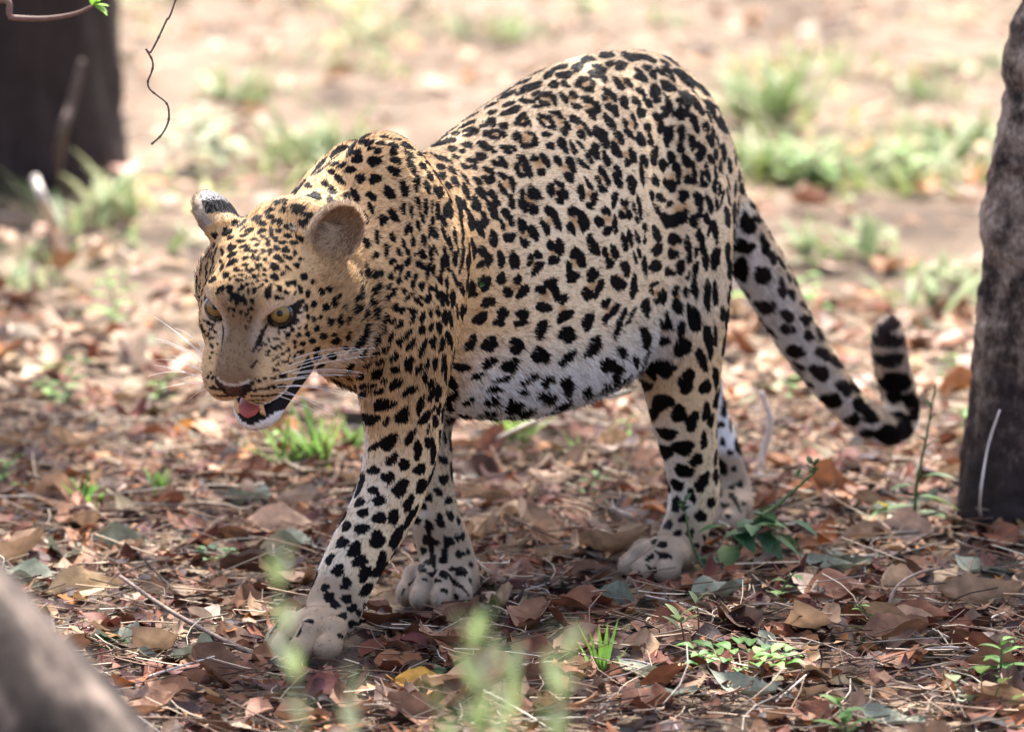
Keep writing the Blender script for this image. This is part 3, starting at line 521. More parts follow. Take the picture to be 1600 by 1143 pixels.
def coat_fields(P, N):
    """flow direction, fur length, stand-up angle and ground colour for coat points"""
    q = P-LEO_M; s = q @ LEO_B; l = q @ LEO_L; z = q[:, 2]
    n_l = N @ LEO_L; n_z = N[:, 2]
    top = spl(s, TS, TTOP); bot = spl(s, TS, TBOT)
    v = np.clip((z-bot)/np.maximum(top-bot, .05), 0, 1.1)
    low = 1-smooth01(v, .05, .42)
    flow = LEO_B[None]*1.0 + np.outer(.25+.75*low, -LEO_Z)
    length = .0056 + low*(.002 + .006*smooth01(s, .06, .16))
    lift = .20 + .22*low
    col = np.tile(np.array([.585, .385, .195]), (len(P), 1))
    back = smooth01(v, .55, 1.0)
    col = mixc(col, (.725, .580, .390), np.clip(smooth01(s, .05, .2)*(1-back*.40), 0, 1))
    col = mixc(col, (.90, .885, .86), (1-smooth01(v, .08, .38))*smooth01(s, .02, .12))
    col = mixc(col, (.76, .74, .71), smooth01(s, .36, .44)*(1-smooth01(s, .46, .50))*(1-smooth01(z, .30, .37)))
    td = np.minimum(thigh(P), chain(P, HLEG_L)); tw = np.exp(-np.clip(np.abs(td), 0, 1)/.006)*smooth01(n_l, -.35, .1)*smooth01(s, .36, .44)
    col = mixc(col, (.60, .455, .285), tw); length = length*(1-tw)+.0055*tw; lift = lift*(1-tw)+.2*tw
    W = np.exp(-np.abs(sd_torso(P))/.022); acc = flow*W[:, None]; wsum = W.copy()
    legw = np.zeros(len(P)); leg_len = np.zeros(len(P))
    for nm, ch, side in FUR_CHAINS:
        d, tan, par = chain_near(P, ch)
        w = np.exp(-np.clip(d, 0, 1)/.014)*smooth01(par, .02, .28)
        if nm != 'tail':
            acc += tan*(w*2.2)[:, None]; wsum += w*2.2
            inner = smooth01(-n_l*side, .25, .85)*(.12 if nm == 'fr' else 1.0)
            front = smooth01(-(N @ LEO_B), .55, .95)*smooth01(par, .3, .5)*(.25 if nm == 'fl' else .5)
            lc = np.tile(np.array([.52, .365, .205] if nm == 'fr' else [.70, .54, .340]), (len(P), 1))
            lc = mixc(lc, (.62, .43, .235), (1-smooth01(par, .15, .5)))
            lc = mixc(lc, (.62, .49, .33), smooth01(par, .7, 1.))
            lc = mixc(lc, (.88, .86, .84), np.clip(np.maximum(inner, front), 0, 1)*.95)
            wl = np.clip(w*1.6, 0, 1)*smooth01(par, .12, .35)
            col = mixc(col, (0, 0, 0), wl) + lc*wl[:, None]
            length = length*(1-wl)+(.0050)*wl; lift = lift*(1-wl)+.20*wl
        else:
            acc += tan*(w*6)[:, None]; wsum += w*6
            tc = np.tile(np.array([.64, .51, .35]), (len(P), 1))
            tc = mixc(tc, (.74, .71, .68), smooth01(-n_z*.8-n_l*.0, -.25, .5))
            tc = mixc(tc, (.40, .33, .27), smooth01(par, .74, .84))
            wl = np.clip(w*1.8, 0, 1)*smooth01(par, .06, .12)
            col = mixc(col, (0, 0, 0), wl) + tc*wl[:, None]
            length = length*(1-wl)+.0085*wl; lift = lift*(1-wl)+.20*wl
    # feet
    for c, fw, sz in PAWS:
        r = np.linalg.norm(P-(c+LEO_Z*.03), axis=1); w = 1-smooth01(r, .066, .092)
        f = fw/np.linalg.norm(fw)
        acc = acc*(1-w)[:, None] + (f*.9-LEO_Z*.35)[None]*w[:, None]
        col = mixc(col, (.34, .245, .160), w*.95); length = length*(1-w)+.0034*w; lift = lift*(1-w)+.12*w
    # head and neck
    hq = (P-HEAD_O) @ HMAT.T
    hd = np.linalg.norm(hq-np.array([0, .01, -.02]), axis=1)
    hw = 1-smooth01(hd, .125, .175)
    hw *= smooth01(hq[:, 1], -.13, -.08)
    nose = hp(0, .135, -.02)
    hf = P-nose; hf /= np.linalg.norm(hf, axis=1)[:, None]
    hf = hf - HU[None]*.25*smooth01(-hq[:, 2], .02, .08)[:, None]
    flow = acc*(1-hw)[:, None] + hf*hw[:, None]
    hl = .0032 + .006*smooth01(-hq[:, 1], .02, .08) + .006*smooth01(np.abs(hq[:, 0]), .06, .1)
    hl = np.where(hq[:, 1] > .075, .0030, hl)
    length = length*(1-hw)+hl*hw; lift = lift*(1-hw)+.22*hw
    hc = np.tile(np.array([.490, .315, .155]), (len(P), 1))
    a0 = np.abs(hq[:, 0])
    bridge = (1-smooth01(a0, .020, .036))*smooth01(hq[:, 1], .035, .075)*smooth01(hq[:, 2], -.045, -.025)
    hc = mixc(hc, (.170, .105, .058), bridge*.92)
    hc = mixc(hc, (.46, .300, .155), smooth01(hq[:, 1], .04, .07)*(1-bridge)*smooth01(-hq[:, 2], .02, .035))
    hc = mixc(hc, (.74, .72, .69), smooth01(hq[:, 1], .075, .095)*smooth01(-hq[:, 2], .054, .062))
    hc = mixc(hc, (.66, .58, .47), smooth01(np.hypot(a0-EYE_S, (hq[:, 2]-EYE_U+.004)), .034, .022)*.0+ (1-smooth01(np.hypot(a0-EYE_S, hq[:, 2]-EYE_U), .020, .032))*smooth01(hq[:, 1], .02, .04)*.35)
    hc = mixc(hc, (.72, .70, .68), smooth01(-hq[:, 2], .098, .106)*smooth01(hq[:, 1], .0, .03))
    hc = mixc(hc, (.66, .60, .52), smooth01(-hq[:, 2], .075, .11)*(1-smooth01(hq[:, 1], .0, .03))*.8)
    col = mixc(col, (0, 0, 0), hw)+hc*hw[:, None]
    noh = np.zeros(len(P))
    return flow, length, lift, col, hw, hq

def face_marks(P, N, hq, hw, col, black):
    """bare skin and dark skin on the face; returns colour, mask of hairless skin"""
    a0 = np.abs(hq[:, 0]); f = hq[:, 1]; u = hq[:, 2]
    on = (hw > .5)
    bare = np.zeros(len(P))
    # eye rims and tear line
    e = np.sqrt(((a0-EYE_S-.0025)/.0180)**2 + ((u-EYE_U)/.0148)**2)
    m = on & (f > .02) & (e < 1.0)
    col[m] = (.012, .010, .010); bare[m] = 1
    tl = on & (f > .03) & (np.abs((a0-.0245)+(u-.008)*-.35) < .0030) & (u < .014) & (u > .000)
    col[tl] = (.015, .012, .010)
    # nose leather
    nn = np.sqrt((a0/(.0215+.35*np.clip(u+.034, -.02, .01)))**2)
    lw = np.clip(.0275*(1-((-.026-u)/.036)), .0025, .0270)
    m = on & (f > .106) & (u < -.0235) & (u > -.054) & (a0 < lw)
    col[m] = (.075, .034, .026); bare[m] = 1
    m2 = m & ((a0 > lw*.52) | (u < -.040))
    col[m2] = (.016, .011, .010)
    m = on & (f > .125) & (a0 < .0022) & (u < -.044) & (u > -.064); col[m] = (.014, .010, .010); bare[m] = 1
    rim = on & (f > .105) & (u > -.0240) & (u < -.0200) & (a0 < .022); col[rim] = (.46, .38, .31)
    # lips and mouth
    inside = on & (f > .02) & (f < .16) & (u < -.060) & (u > -.104) & (a0 < .0275) & (head_gap(hq) < .004)
    col[inside] = (.020, .012, .012); bare[inside] = 1
    lip = on & (f > .005) & (f < .118) & (head_gap(hq) < .0125+.024*(1-smooth01(f, .045, .095))) & (u < -.0775+.010*(1-smooth01(f, .03, .06))) & (u > -.124)
    col[lip] = (.012, .010, .010); bare[lip] = np.maximum(bare[lip], .6)
    return col, bare

def head_gap(hq):
    m = hq.copy(); m[:, 0] = np.abs(m[:, 0]); I = np.eye(3)
    gap = sd_ell(m, np.array([0, .100, -.0835]), I, (.0265, .055, .0135))
    return smin(gap, sd_cone(m, np.array([.016, .085, -.085]), np.array([.031, .048, -.090]), .0105, .004), .006)

def ear_paint(P, N, col, length, flow, ears=(1, -1)):
    for sd in ears:
        base, up, face, side = ear_frame(sd)
        r = P-base; h = r @ up; f = r @ face; w = r @ side
        m = (h > .008) & (h < .09) & (np.abs(w) < .040) & (f > -.026) & (f < .022) & ((w/.040)**2+((h-.031)/.050)**2 < 1.05)
        inn = m & ((N @ face) > .05)
        out = m & ~inn
        rimw = np.clip(1-np.sqrt((w/.036)**2+((h-.031)/.042)**2), 0, 1)
        if sd > 0:
            c = np.tile(np.array([.30, .195, .115]), (len(P), 1)); c = mixc(c, (.60, .46, .31), np.clip(1-rimw*6, 0, 1))
            col[inn] = c[inn]
        else:
            col[inn] = (.36, .27, .19)
        oc = np.where((h > .046)[:, None], np.array([[.20, .19, .19]]), np.array([[.008, .008, .008]]))
        oc = np.where(((h < .024))[:, None], np.array([[.38, .26, .15]]), oc)
        oc = np.where((rimw < .05)[:, None], np.array([[.30, .24, .18]]), oc)
        col[out & (h > .012)] = oc[out & (h > .012)]
        length[m] = np.where(inn[m], .0075, .0035)
        flow[m] = (up[None]*.9 + (w[:, None]*side[None])*14)[m]
    return col, length, flow

def paint_spots(P, N, spots, col, seed=3):
    """stamp the marks onto coat points"""
    order = np.argsort(P[:, 0]); X = P[order, 0]
    dark = np.array([.0042, .0029, .0029]); SC0 = 1.01
    for pas in (0, 1):
        for i, (kind, c, A, B, n) in enumerate(spots):
            if kind != pas: continue
            tailw = ((c-LEO_M) @ LEO_B) > .74 and c[2] > .18
            SC = 1.04 if np.linalg.norm(c-hp(0, .01, -.02)) < .135 else SC0
            R = 1.15*max(np.linalg.norm(A), np.linalg.norm(B))*1.25
            i0, i1 = np.searchsorted(X, (c[0]-R, c[0]+R))
            ix = order[i0:i1]
            d = P[ix]-c
            m = (np.abs(d[:, 1]) < R) & (np.abs(d[:, 2]) < R)
            ix = ix[m]; d = d[m]
            if not len(ix): continue
            # oblique tangent axes -> unit disc coordinates
            G = np.array([[A @ A, A @ B], [A @ B, B @ B]]); Gi = np.linalg.inv(G)
            la, lb = np.linalg.norm(A), np.linalg.norm(B)
            uv = np.stack([d @ A, d @ B], -1) @ Gi
            if pas == 1 and tailw: uv = uv/.84
            elif pas == 1: uv = uv/np.array([max(SC, .0022/la), max(SC, .0020/lb)])
            rr = np.linalg.norm(uv, axis=1); th = np.arctan2(uv[:, 1], uv[:, 0])
            ph = i*1.37
            lim = 1 + .10*np.sin(2*th+ph) + .09*np.sin(3*th+ph*2.1) + .05*np.sin(5*th+ph*.7)
            ok = (rr < lim*1.04) & (np.abs(d @ n) < .75*R+.006) & ((N[ix] @ n) > -.15)
            if pas == 1:
                col[ix[ok]] = dark*(1+.35*np.sin(ph))*(6.0 if tailw else 1.0)
            else:
                k = ix[ok]; w = np.clip(1.3-rr[ok]/lim[ok], 0, 1)*.85
                col[k] = mixc(col[k], (.43, .245, .105), w)
    return col
# ------------------------------------------------------------------ ground
def gz(x, y):
    x = np.asarray(x, float); y = np.asarray(y, float)
    big = .012*np.sin(x*2.1+.6)*np.sin(y*1.7+1.1) + .010*np.sin(x*4.3+y*2.9+.4)
    fade = np.clip((np.abs(y-.2)-.9)/1.5, 0, 1)
    far = np.clip((np.hypot(x, y)-12)/30, 0, 1)
    return big*(.25+.75*fade)*(1+far*4) - .002
def build_ground():
    xs = np.concatenate([np.array([-400, -150, -60, -25, -12, -7, -4.5]), np.arange(-3, 3.01, .04), np.array([4.5, 7, 12, 25, 60, 150, 400])])
    ys = np.concatenate([np.array([-60, -25, -12, -8, -5, -3.2]), np.arange(-2.2, 9.0, .04), np.array([9.6, 11, 14, 20, 35, 70, 150, 400])])
    X, Y = np.meshgrid(xs, ys, indexing='ij')
    P = np.stack([X.ravel(), Y.ravel(), np.zeros(X.size)], -1)
    Z = gz(P[:, 0], P[:, 1]) + .004*vnoise(P, 28., 1.) + .003*vnoise(P, 75., 5.)
    P[:, 2] = Z - .004
    nx, ny = len(xs), len(ys)
    i, j = np.meshgrid(np.arange(nx-1), np.arange(ny-1), indexing='ij')
    a = (i*ny+j).ravel(); F = np.stack([a, a+ny, a+ny+1, a+1], -1)
    m, nt, b = node_mat('sandy_soil')
    tc = N_(nt, 'ShaderNodeTexCoord')
    n1 = N_(nt, 'ShaderNodeTexNoise'); n1.inputs['Scale'].default_value = 2.2; n1.inputs['Detail'].default_value = 10; n1.inputs['Roughness'].default_value = .65
    n2 = N_(nt, 'ShaderNodeTexNoise'); n2.inputs['Scale'].default_value = 140.; n2.inputs['Detail'].default_value = 6
    for n in (n1, n2): nt.links.new(tc.outputs['Object'], n.inputs['Vector'])
    r1 = ramp(nt, n1.outputs['Fac'], [(.32, (.044, .031, .021)), (.45, (.094, .068, .047)), (.58, (.162, .123, .088)), (.8, (.113, .081, .056))])  # soil tone; its broad dark patches also paint soft shadows of tree crowns
    r2 = ramp(nt, n2.outputs['Fac'], [(.3, (.55, .52, .50)), (.7, (1.25, 1.22, 1.2))])
    mx = N_(nt, 'ShaderNodeMix', data_type='RGBA', blend_type='MULTIPLY'); mx.inputs[0].default_value = 1
    nt.links.new(r1.outputs[0], mx.inputs[6]); nt.links.new(r2.outputs[0], mx.inputs[7]); nt.links.new(mx.outputs[2], b.inputs['Base Color'])
    b.inputs['Roughness'].default_value = .95; b.inputs['Specular IOR Level'].default_value = .15
    bp = N_(nt, 'ShaderNodeBump'); bp.inputs['Strength'].default_value = .7; bp.inputs['Distance'].default_value = .004
    nt.links.new(n2.outputs['Fac'], bp.inputs['Height']); nt.links.new(bp.outputs[0], b.inputs['Normal'])
    g = link('ground', np_mesh('ground', P, F, m)); g['kind'] = 'structure'
build_ground()

# ------------------------------------------------------------------ trees
def bark_mat(name, stops, scale=14., stretch=.25, dark_base=None, bump=.8):
    m, nt, b = node_mat(name)
    tc = N_(nt, 'ShaderNodeTexCoord'); mp = N_(nt, 'ShaderNodeMapping'); mp.inputs['Scale'].default_value = (1, 1, stretch)
    nt.links.new(tc.outputs['Object'], mp.inputs['Vector'])
    n1 = N_(nt, 'ShaderNodeTexNoise'); n1.inputs['Scale'].default_value = scale; n1.inputs['Detail'].default_value = 10; n1.inputs['Roughness'].default_value = .7
    n2 = N_(nt, 'ShaderNodeTexVoronoi', feature='DISTANCE_TO_EDGE'); n2.inputs['Scale'].default_value = scale*2
    n4 = N_(nt, 'ShaderNodeTexNoise'); n4.inputs['Scale'].default_value = scale*2.5; nt.links.new(mp.outputs[0], n4.inputs['Vector']); wp = N_(nt, 'ShaderNodeVectorMath', operation='MULTIPLY_ADD'); wp.inputs[1].default_value = (.12, .12, .12); nt.links.new(n4.outputs['Color'], wp.inputs[0]); nt.links.new(mp.outputs[0], wp.inputs[2])
    n3 = N_(nt, 'ShaderNodeTexNoise'); n3.inputs['Scale'].default_value = scale*9; n3.inputs['Detail'].default_value = 6
    for n in (n1, n3): nt.links.new(mp.outputs[0], n.inputs['Vector'])
    nt.links.new(wp.outputs[0], n2.inputs['Vector'])
    r = ramp(nt, n1.outputs['Fac'], stops)
    rc = ramp(nt, n2.outputs['Distance'], [(.0, (.78, .76, .74)), (.06, (1, 1, 1))])
    r3 = ramp(nt, n3.outputs['Fac'], [(.3, (.7, .7, .7)), (.7, (1.2, 1.2, 1.2))])
    cur = r.outputs[0]
    for s in (rc, r3):
        mx = N_(nt, 'ShaderNodeMix', data_type='RGBA', blend_type='MULTIPLY'); mx.inputs[0].default_value = .8
        nt.links.new(cur, mx.inputs[6]); nt.links.new(s.outputs[0], mx.inputs[7]); cur = mx.outputs[2]
    if dark_base:       # scorched, weather-stained foot of the trunk
        z0, z1, c = dark_base
        sx = N_(nt, 'ShaderNodeSeparateXYZ'); nt.links.new(tc.outputs['Object'], sx.inputs[0])
        ad = N_(nt, 'ShaderNodeMath', operation='MULTIPLY_ADD'); nt.links.new(n1.outputs['Fac'], ad.inputs[0]); ad.inputs[1].default_value = .45; nt.links.new(sx.outputs['Z'], ad.inputs[2])
        mr = N_(nt, 'ShaderNodeMapRange'); mr.inputs[1].default_value = z0+.22; mr.inputs[2].default_value = z1+.22; mr.inputs[3].default_value = 1; mr.inputs[4].default_value = 0
        nt.links.new(ad.outputs[0], mr.inputs[0])
        mx = N_(nt, 'ShaderNodeMix', data_type='RGBA'); nt.links.new(mr.outputs[0], mx.inputs[0]); nt.links.new(cur, mx.inputs[6]); mx.inputs[7].default_value = tuple(c)+(1,)
        m2 = N_(nt, 'ShaderNodeMix', data_type='RGBA', blend_type='MULTIPLY'); m2.inputs[0].default_value = .6
        nt.links.new(mx.outputs[2], m2.inputs[6]); nt.links.new(r3.outputs[0], m2.inputs[7]); cur = m2.outputs[2]
    nt.links.new(cur, b.inputs['Base Color']); b.inputs['Roughness'].default_value = .9; b.inputs['Specular IOR Level'].default_value = .2
    bp = N_(nt, 'ShaderNodeBump'); bp.inputs['Strength'].default_value = bump; bp.inputs['Distance'].default_value = .01
    ad = N_(nt, 'ShaderNodeMath', operation='MULTIPLY'); nt.links.new(n1.outputs['Fac'], ad.inputs[0]); nt.links.new(rc.outputs[0], ad.inputs[1])
    nt.links.new(ad.outputs[0], bp.inputs['Height']); nt.links.new(bp.outputs[0], b.inputs['Normal'])
    return m
def trunk_vf(pts, rad, sides=56, rows=90, rough=.006, knots=(), flare=0.0, seed=0.):
    n = len(pts); t = np.linspace(0, n-1, rows)
    P = np.stack([spl(t, np.arange(n), np.array(pts)[:, k]) for k in range(3)], -1); R = spl(t, np.arange(n), np.array(rad))
    V, F = tube(P, R, sides)
    C = np.repeat(P, sides, axis=0); B = V[:rows*sides]; nrm = B-C; nrm /= np.linalg.norm(nrm, axis=1)[:, None]
    q = B*np.array([1, 1, .35])
    d = rough*(vnoise(q, 26., seed)+.7*vnoise(q, 60., seed+3)+.4*vnoise(B, 120., seed+5))
    for (kx, ky, kz, kr, kh) in knots:
        d = d + kh*np.exp(-((B-np.array([kx, ky, kz]))**2).sum(1)/kr**2)
    if flare: d = d + flare*np.exp(-B[:, 2]/.08)*(1+.6*np.sin(np.arctan2(nrm[:, 1], nrm[:, 0])*3+seed))
    V[:rows*sides] = B+nrm*d[:, None]
    return V, F
m_cleaf = tint_mat('canopy_leaf', rough=.45, trans=.35, spec=.3)
def crown_vf(branches, clusters, per, size, seed):
    """leafy crown: (V, F, colours) of folded leaves round cluster centres"""
    r = np.random.default_rng(seed)
    C = np.array([c for c, _ in clusters]); S = np.array([s for _, s in clusters])
    n = len(C)*per; ci = np.repeat(np.arange(len(C)), per)
    pos = C[ci] + r.normal(0, 1, (n, 3))*S[ci][:, None]*np.array([1, 1, .6])
    d = r.normal(0, 1, (n, 3)); d[:, 2] = -abs(d[:, 2])*.5; d /= np.linalg.norm(d, axis=1)[:, None]
    up = r.normal(0, .5, (n, 3))+np.array([0, 0, 1.]); s = np.cross(d, up); s /= np.linalg.norm(s, axis=1)[:, None]; u = np.cross(s, d)
    L = size*r.uniform(.7, 1.3, n); W = L*.30
    rows = []
    for t, w, z in ((0, .12, 0), (.35, 1., .0), (.7, .8, -.03), (1., .06, -.12)):
        for c in (-1, 0, 1):
            rows.append(pos + d*(L*t)[:, None] + s*(W*w*c)[:, None] + u*(L*z + abs(c)*W*w*.35)[:, None])
    V = np.stack(rows, 1).reshape(-1, 3)
    q = np.array([(a*3+b, a*3+b+1, a*3+b+4, a*3+b+3) for a in range(3) for b in range(2)])
    F = (np.arange(n)[:, None, None]*12+q[None]).reshape(-1, 4)
    k = r.random(n)[:, None]; c = np.array([.045, .085, .022])*(1-k)+np.array([.10, .13, .035])*k
    return V, F, np.repeat(c, 12, axis=0)
def limb(p0, p1, r0, r1, bend, n=12):
    t = np.linspace(0, 1, n)[:, None]; P = p0+(p1-p0)*t + np.array(bend)*np.sin(t*math.pi)
    return tube(P, np.linspace(r0, r1, n), 10)
def tree(name, label, pts, rad, mat, crown, per, size, seed, cat='tree', knots=(), flare=0., rough=.006, group=None, rows=90):
    base = np.array(pts[0]) * np.array([1, 1, 0]); base[2] = 0
    root = link(name, None, loc=base); tag(root, label, cat, group)
    V, F = trunk_vf(pts, rad, knots=knots, flare=flare, rough=rough, seed=seed, rows=rows)
    trunk = link('trunk', mesh_vf('trunk', V-base, F, mat), root)
    if crown:
        top = np.array(pts[-1]); r = random.Random(seed); parts = []; cl = []
        for c in crown:
            c = np.array(c, float)
            V, F = limb(top+np.array([0, 0, -.25])*r.random(), c, rad[-1]*.5, .008, (r.uniform(-.1, .1), r.uniform(-.1, .1), .1)); parts.append((V, F))
            for k in range(5):
                e = c+np.array([r.gauss(0, .34), r.gauss(0, .34), r.gauss(0, .20)]); V, F = limb(c+(top-c)*r.uniform(.05, .3), e, .008, .003, (0, 0, .03), 6); parts.append((V, F)); cl.append((e, .125))
        V, F = join_vf(parts)
        link('limbs', mesh_vf('limbs', V-base, F, mat), trunk)
        V, F, C = crown_vf(None, cl, per, size, seed)
        cr = link('crown', np_mesh('crown', V-base, F, m_cleaf, True, C), root)
    return root
m_bark_pale = bark_mat('mottled_bark', [(.40, (.026, .017, .013)), (.47, (.13, .090, .066)), (.54, (.30, .215, .155)), (.66, (.45, .345, .26))], scale=19., stretch=.75, dark_base=(.10, .36, (.040, .027, .024)), bump=.9)
m_bark_dark = bark_mat('dark_bark', [(.3, (.010, .007, .006)), (.5, (.034, .022, .018)), (.7, (.062, .042, .034))], scale=9., stretch=.2)
m_bark_grey = bark_mat('grey_bark', [(.42, (.010, .007, .006)), (.5, (.036, .026, .021)), (.58, (.17, .13, .105))], scale=5.5, stretch=.45)  # strong pale and dark streaks paint dappled sun into the bark colour

TRY = .62
def edge_x(px, py, Y): return cam_at(px, py, Y)
ep = [(1504, 838, .088), (1509, 760, .085), (1516, 650, .084), (1527, 520, .080), (1541, 360, .077), (1556, 260, .074), (1577, 130, .072), (1596, 0, .071)]
pts = []; rad = []
for px, py, r in ep:
    e = cam_at(px, py, TRY); pts.append(e+np.array([r, 0, 0])); rad.append(r)
pts[0][2] = -.02
pts += [np.array([.97, .75, 1.3]), np.array([.98, 1.05, 2.2]), np.array([.90, 1.45, 3.1])]; rad += [.066, .058, .048]
kn = cam_at(1556, 345, TRY)
CROWN_R = [(.70, 2.15, 3.95), (1.0, 2.35, 4.1), (.55, 2.75, 4.2), (.85, 1.75, 3.75), (.15, 2.45, 4.0), (1.2, 1.9, 3.9), (.45, 1.55, 3.55), (.75, 2.55, 4.5), (.25, 2.9, 4.35)]
tree('tree', 'slender mottled grey tree with dark scorched foot at the right edge', pts, rad, m_bark_pale, CROWN_R, 46, .085, 5, knots=[(kn[0]-.01, TRY-.03, kn[2], .035, .016), (kn[0]-.01, TRY-.05, kn[2]-.035, .02, .010)], flare=.010, rough=.009, rows=170)
e = cam_at(178, 120, 4.0); rl = .27
pts = [np.array([e[0]-rl, 4.1, -.03]), np.array([e[0]-rl, 4.1, .3]), np.array([e[0]-rl+.005, 4.1, 1.0]), np.array([e[0]-rl-.03, 4.15, 2.2]), np.array([e[0]-rl, 4.2, 3.6]), np.array([e[0]-rl, 4.3, 4.9])]
CROWN_L = [(-1.6, 4.6, 6.3), (-.6, 5.0, 6.5), (-1.2, 3.9, 6.1), (-.4, 4.2, 6.0), (-1.9, 4.2, 5.9), (-1.0, 4.6, 6.9), (-1.5, 5.2, 6.4)]
tree('tree', 'broad dark tree trunk in the blurred background at the upper left', pts, [rl+.01, rl, rl, rl-.02, .2, .14], m_bark_dark, CROWN_L, 70, .10, 8, flare=.012, rough=.010)
# leaning trunk close to the viewer, lower left corner
YA = -2.05; ra = .15
a = cam_at(-40, 826, YA); b_ = cam_at(240, 1150, YA)
ax = (b_-a)/np.linalg.norm(b_-a); off = np.array([-ax[2], 0, ax[0]]); off = off if off[2] < 0 else -off
pa, pb = a+off*ra, b_+off*ra
k = (pb[2]+.05)/(-ax[2]); foot = pb+ax*k
pts = [foot, foot+(pa-foot)*.35, pb, pa, pa-ax*.6+np.array([0, .05, .05]), pa-ax*1.4+np.array([0, .15, .2])]
lean = tree('leaning_trunk', 'blurred grey leaning trunk close up in the lower left corner', pts, [ra*1.2, ra*1.05, ra, ra*.98, ra*.93, ra*.85], m_bark_grey, None, 0, 0, 3, cat='tree trunk', rough=.006)
# ------------------------------------------------------------------ leopard: build
FUR_COUNT = 520000
LV, LF, LN = build_leo(.003)
LV[:, 2] = np.maximum(LV[:, 2], .001)
bvh = BVHTree.FromPolygons(LV.tolist(), LF.tolist())
def coat_hit(px, py):
    d = cam_ray(px, py); d = d/np.linalg.norm(d)
    for dx, dy in ((0, 0), (3, 0), (-3, 0), (0, 3), (0, -3), (6, 0), (-6, 0), (0, 6), (0, -6)):
        d = cam_ray(px+dx, py+dy); d = d/np.linalg.norm(d)
        loc, nor, idx, dist = bvh.ray_cast(Vector(CAM), Vector(d))
        if loc is not None: return np.array(loc), np.array(nor)
    return None
spots = spot_arrays(coat_hit)
# the far side carries the mirror pattern, hidden inner faces scattered spots
extra = []
cen = np.array([s[1] for s in spots])
for kind, c, A, B, n in spots:
    l = (c-LEO_M) @ LEO_L; s_ = (c-LEO_M) @ LEO_B
    if s_ < -.06 or s_ > .70 or l < .015: continue
    mir = lambda v: v-2*(v @ LEO_L)*LEO_L
    c2 = LEO_M + mir(c-LEO_M)
    loc, nor, i, dist = bvh.find_nearest(Vector(c2))
    if dist > .05: continue
    c2 = np.array(loc); n2 = np.array(nor)
    if n2 @ CFW < .05: continue
    extra.append((kind, c2, mir(A), mir(B), n2))
sel = np.where(((LN @ CFW) > -1.1) & (np.linalg.norm(LV-HEAD_O, axis=1) > .19) & (LV[:, 2] > .07))[0]
sel = rng.permutation(sel)[:9000]
cc = np.array([s[1] for s in spots+extra]).tolist()
cc = np.array(cc); taken = [cc]; rad_t = [np.array([(np.linalg.norm(s[2])+np.linalg.norm(s[3]))*.5*s[0] for s in spots+extra])]
for i in sel:
    p = LV[i]
    allc = np.concatenate(taken)
    if np.min(np.sqrt(((allc-p)**2).sum(1))-np.concatenate(rad_t)) < (.0165 if LN[i] @ CFW > .05 else (.0215 if LN[i] @ CFW < -.5 else .0125)): continue
    n = LN[i]; t = np.cross(n, [0, 0, 1.]); t /= np.linalg.norm(t)+1e-9; w = np.cross(n, t)
    r = rng.uniform(.008, .0125)
    extra.append((1, p, w*r*1.3, t*r, n)); taken.append(p[None]); rad_t.append(np.array([r]))
hl_ = (LV-HEAD_O) @ HMAT.T
sel = np.where((hl_[:, 0] < -.040) & (hl_[:, 0] > -.12) & (hl_[:, 1] < .030) & (hl_[:, 1] > -.11) & (hl_[:, 2] > -.075) & (hl_[:, 2] < .055))[0]
for i in rng.permutation(sel)[:2500]:
    p = LV[i]; allc = np.concatenate(taken)
    if np.min(np.sqrt(((allc-p)**2).sum(1))-np.concatenate(rad_t)) < .0075: continue
    n = LN[i]; t = np.cross(n, [0, 0, 1.]); t /= np.linalg.norm(t)+1e-9; w = np.cross(n, t); r = rng.uniform(.0035, .0052)
    extra.append((1, p, w*r*1.2, t*r, n)); taken.append(p[None]); rad_t.append(np.array([r]))
spots += extra

def coat_colour(P, N, fur):
    flow, length, lift, col, hw, hq = coat_fields(P, N)
    col, length, flow = ear_paint(P, N, col, length, flow)
    f = flow-N*(flow*N).sum(1)[:, None]; f /= np.maximum(np.linalg.norm(f, axis=1), 1e-6)[:, None]
    # hairs lie over the skin below them: look the pattern up where the hair ends up
    Q = P + f*(length*.50)[:, None] if fur else P
    col = paint_spots(Q, N, spots, col)
    col, length, flow = ear_paint(P, N, col, length, flow, (1,))
    col, bare = face_marks(P, N, hq, hw, col, None)
    return f, length, lift, col, bare, hw, hq

m_skin, nt, b = node_mat('coat_skin')
a = N_(nt, 'ShaderNodeAttribute', attribute_name='tint'); nt.links.new(a.outputs['Color'], b.inputs['Base Color'])
b.inputs['Roughness'].default_value = .6; b.inputs['Specular IOR Level'].default_value = .08
tc = N_(nt, 'ShaderNodeTexCoord'); nz = N_(nt, 'ShaderNodeTexNoise'); nz.inputs['Scale'].default_value = 420.
nt.links.new(tc.outputs['Object'], nz.inputs['Vector']); bp = N_(nt, 'ShaderNodeBump'); bp.inputs['Strength'].default_value = .35; bp.inputs['Distance'].default_value = .001
nt.links.new(nz.outputs['Fac'], bp.inputs['Height']); nt.links.new(bp.outputs[0], b.inputs['Normal'])

_, _, _, vcol, vbare, vhw, vhq = coat_colour(LV, LN, False)
leo_base = body_pt(.3, 0, 0)
leopard = link('leopard', None, loc=leo_base)
tag(leopard, 'spotted leopard walking with lowered head, mouth open and tail curled up at the tip', 'leopard')
body = link('body', np_mesh('leopard_body', LV-leo_base, LF, m_skin, True, vcol), leopard)

# fur -------------------------------------------------------------
m_fur, nt, b = node_mat('fur')
a = N_(nt, 'ShaderNodeAttribute', attribute_name='tint'); nt.links.new(a.outputs['Color'], b.inputs['Base Color'])
b.inputs['Roughness'].default_value = .40; b.inputs['Specular IOR Level'].default_value = .09
add_translucent(nt, b, a.outputs['Color'], .27)

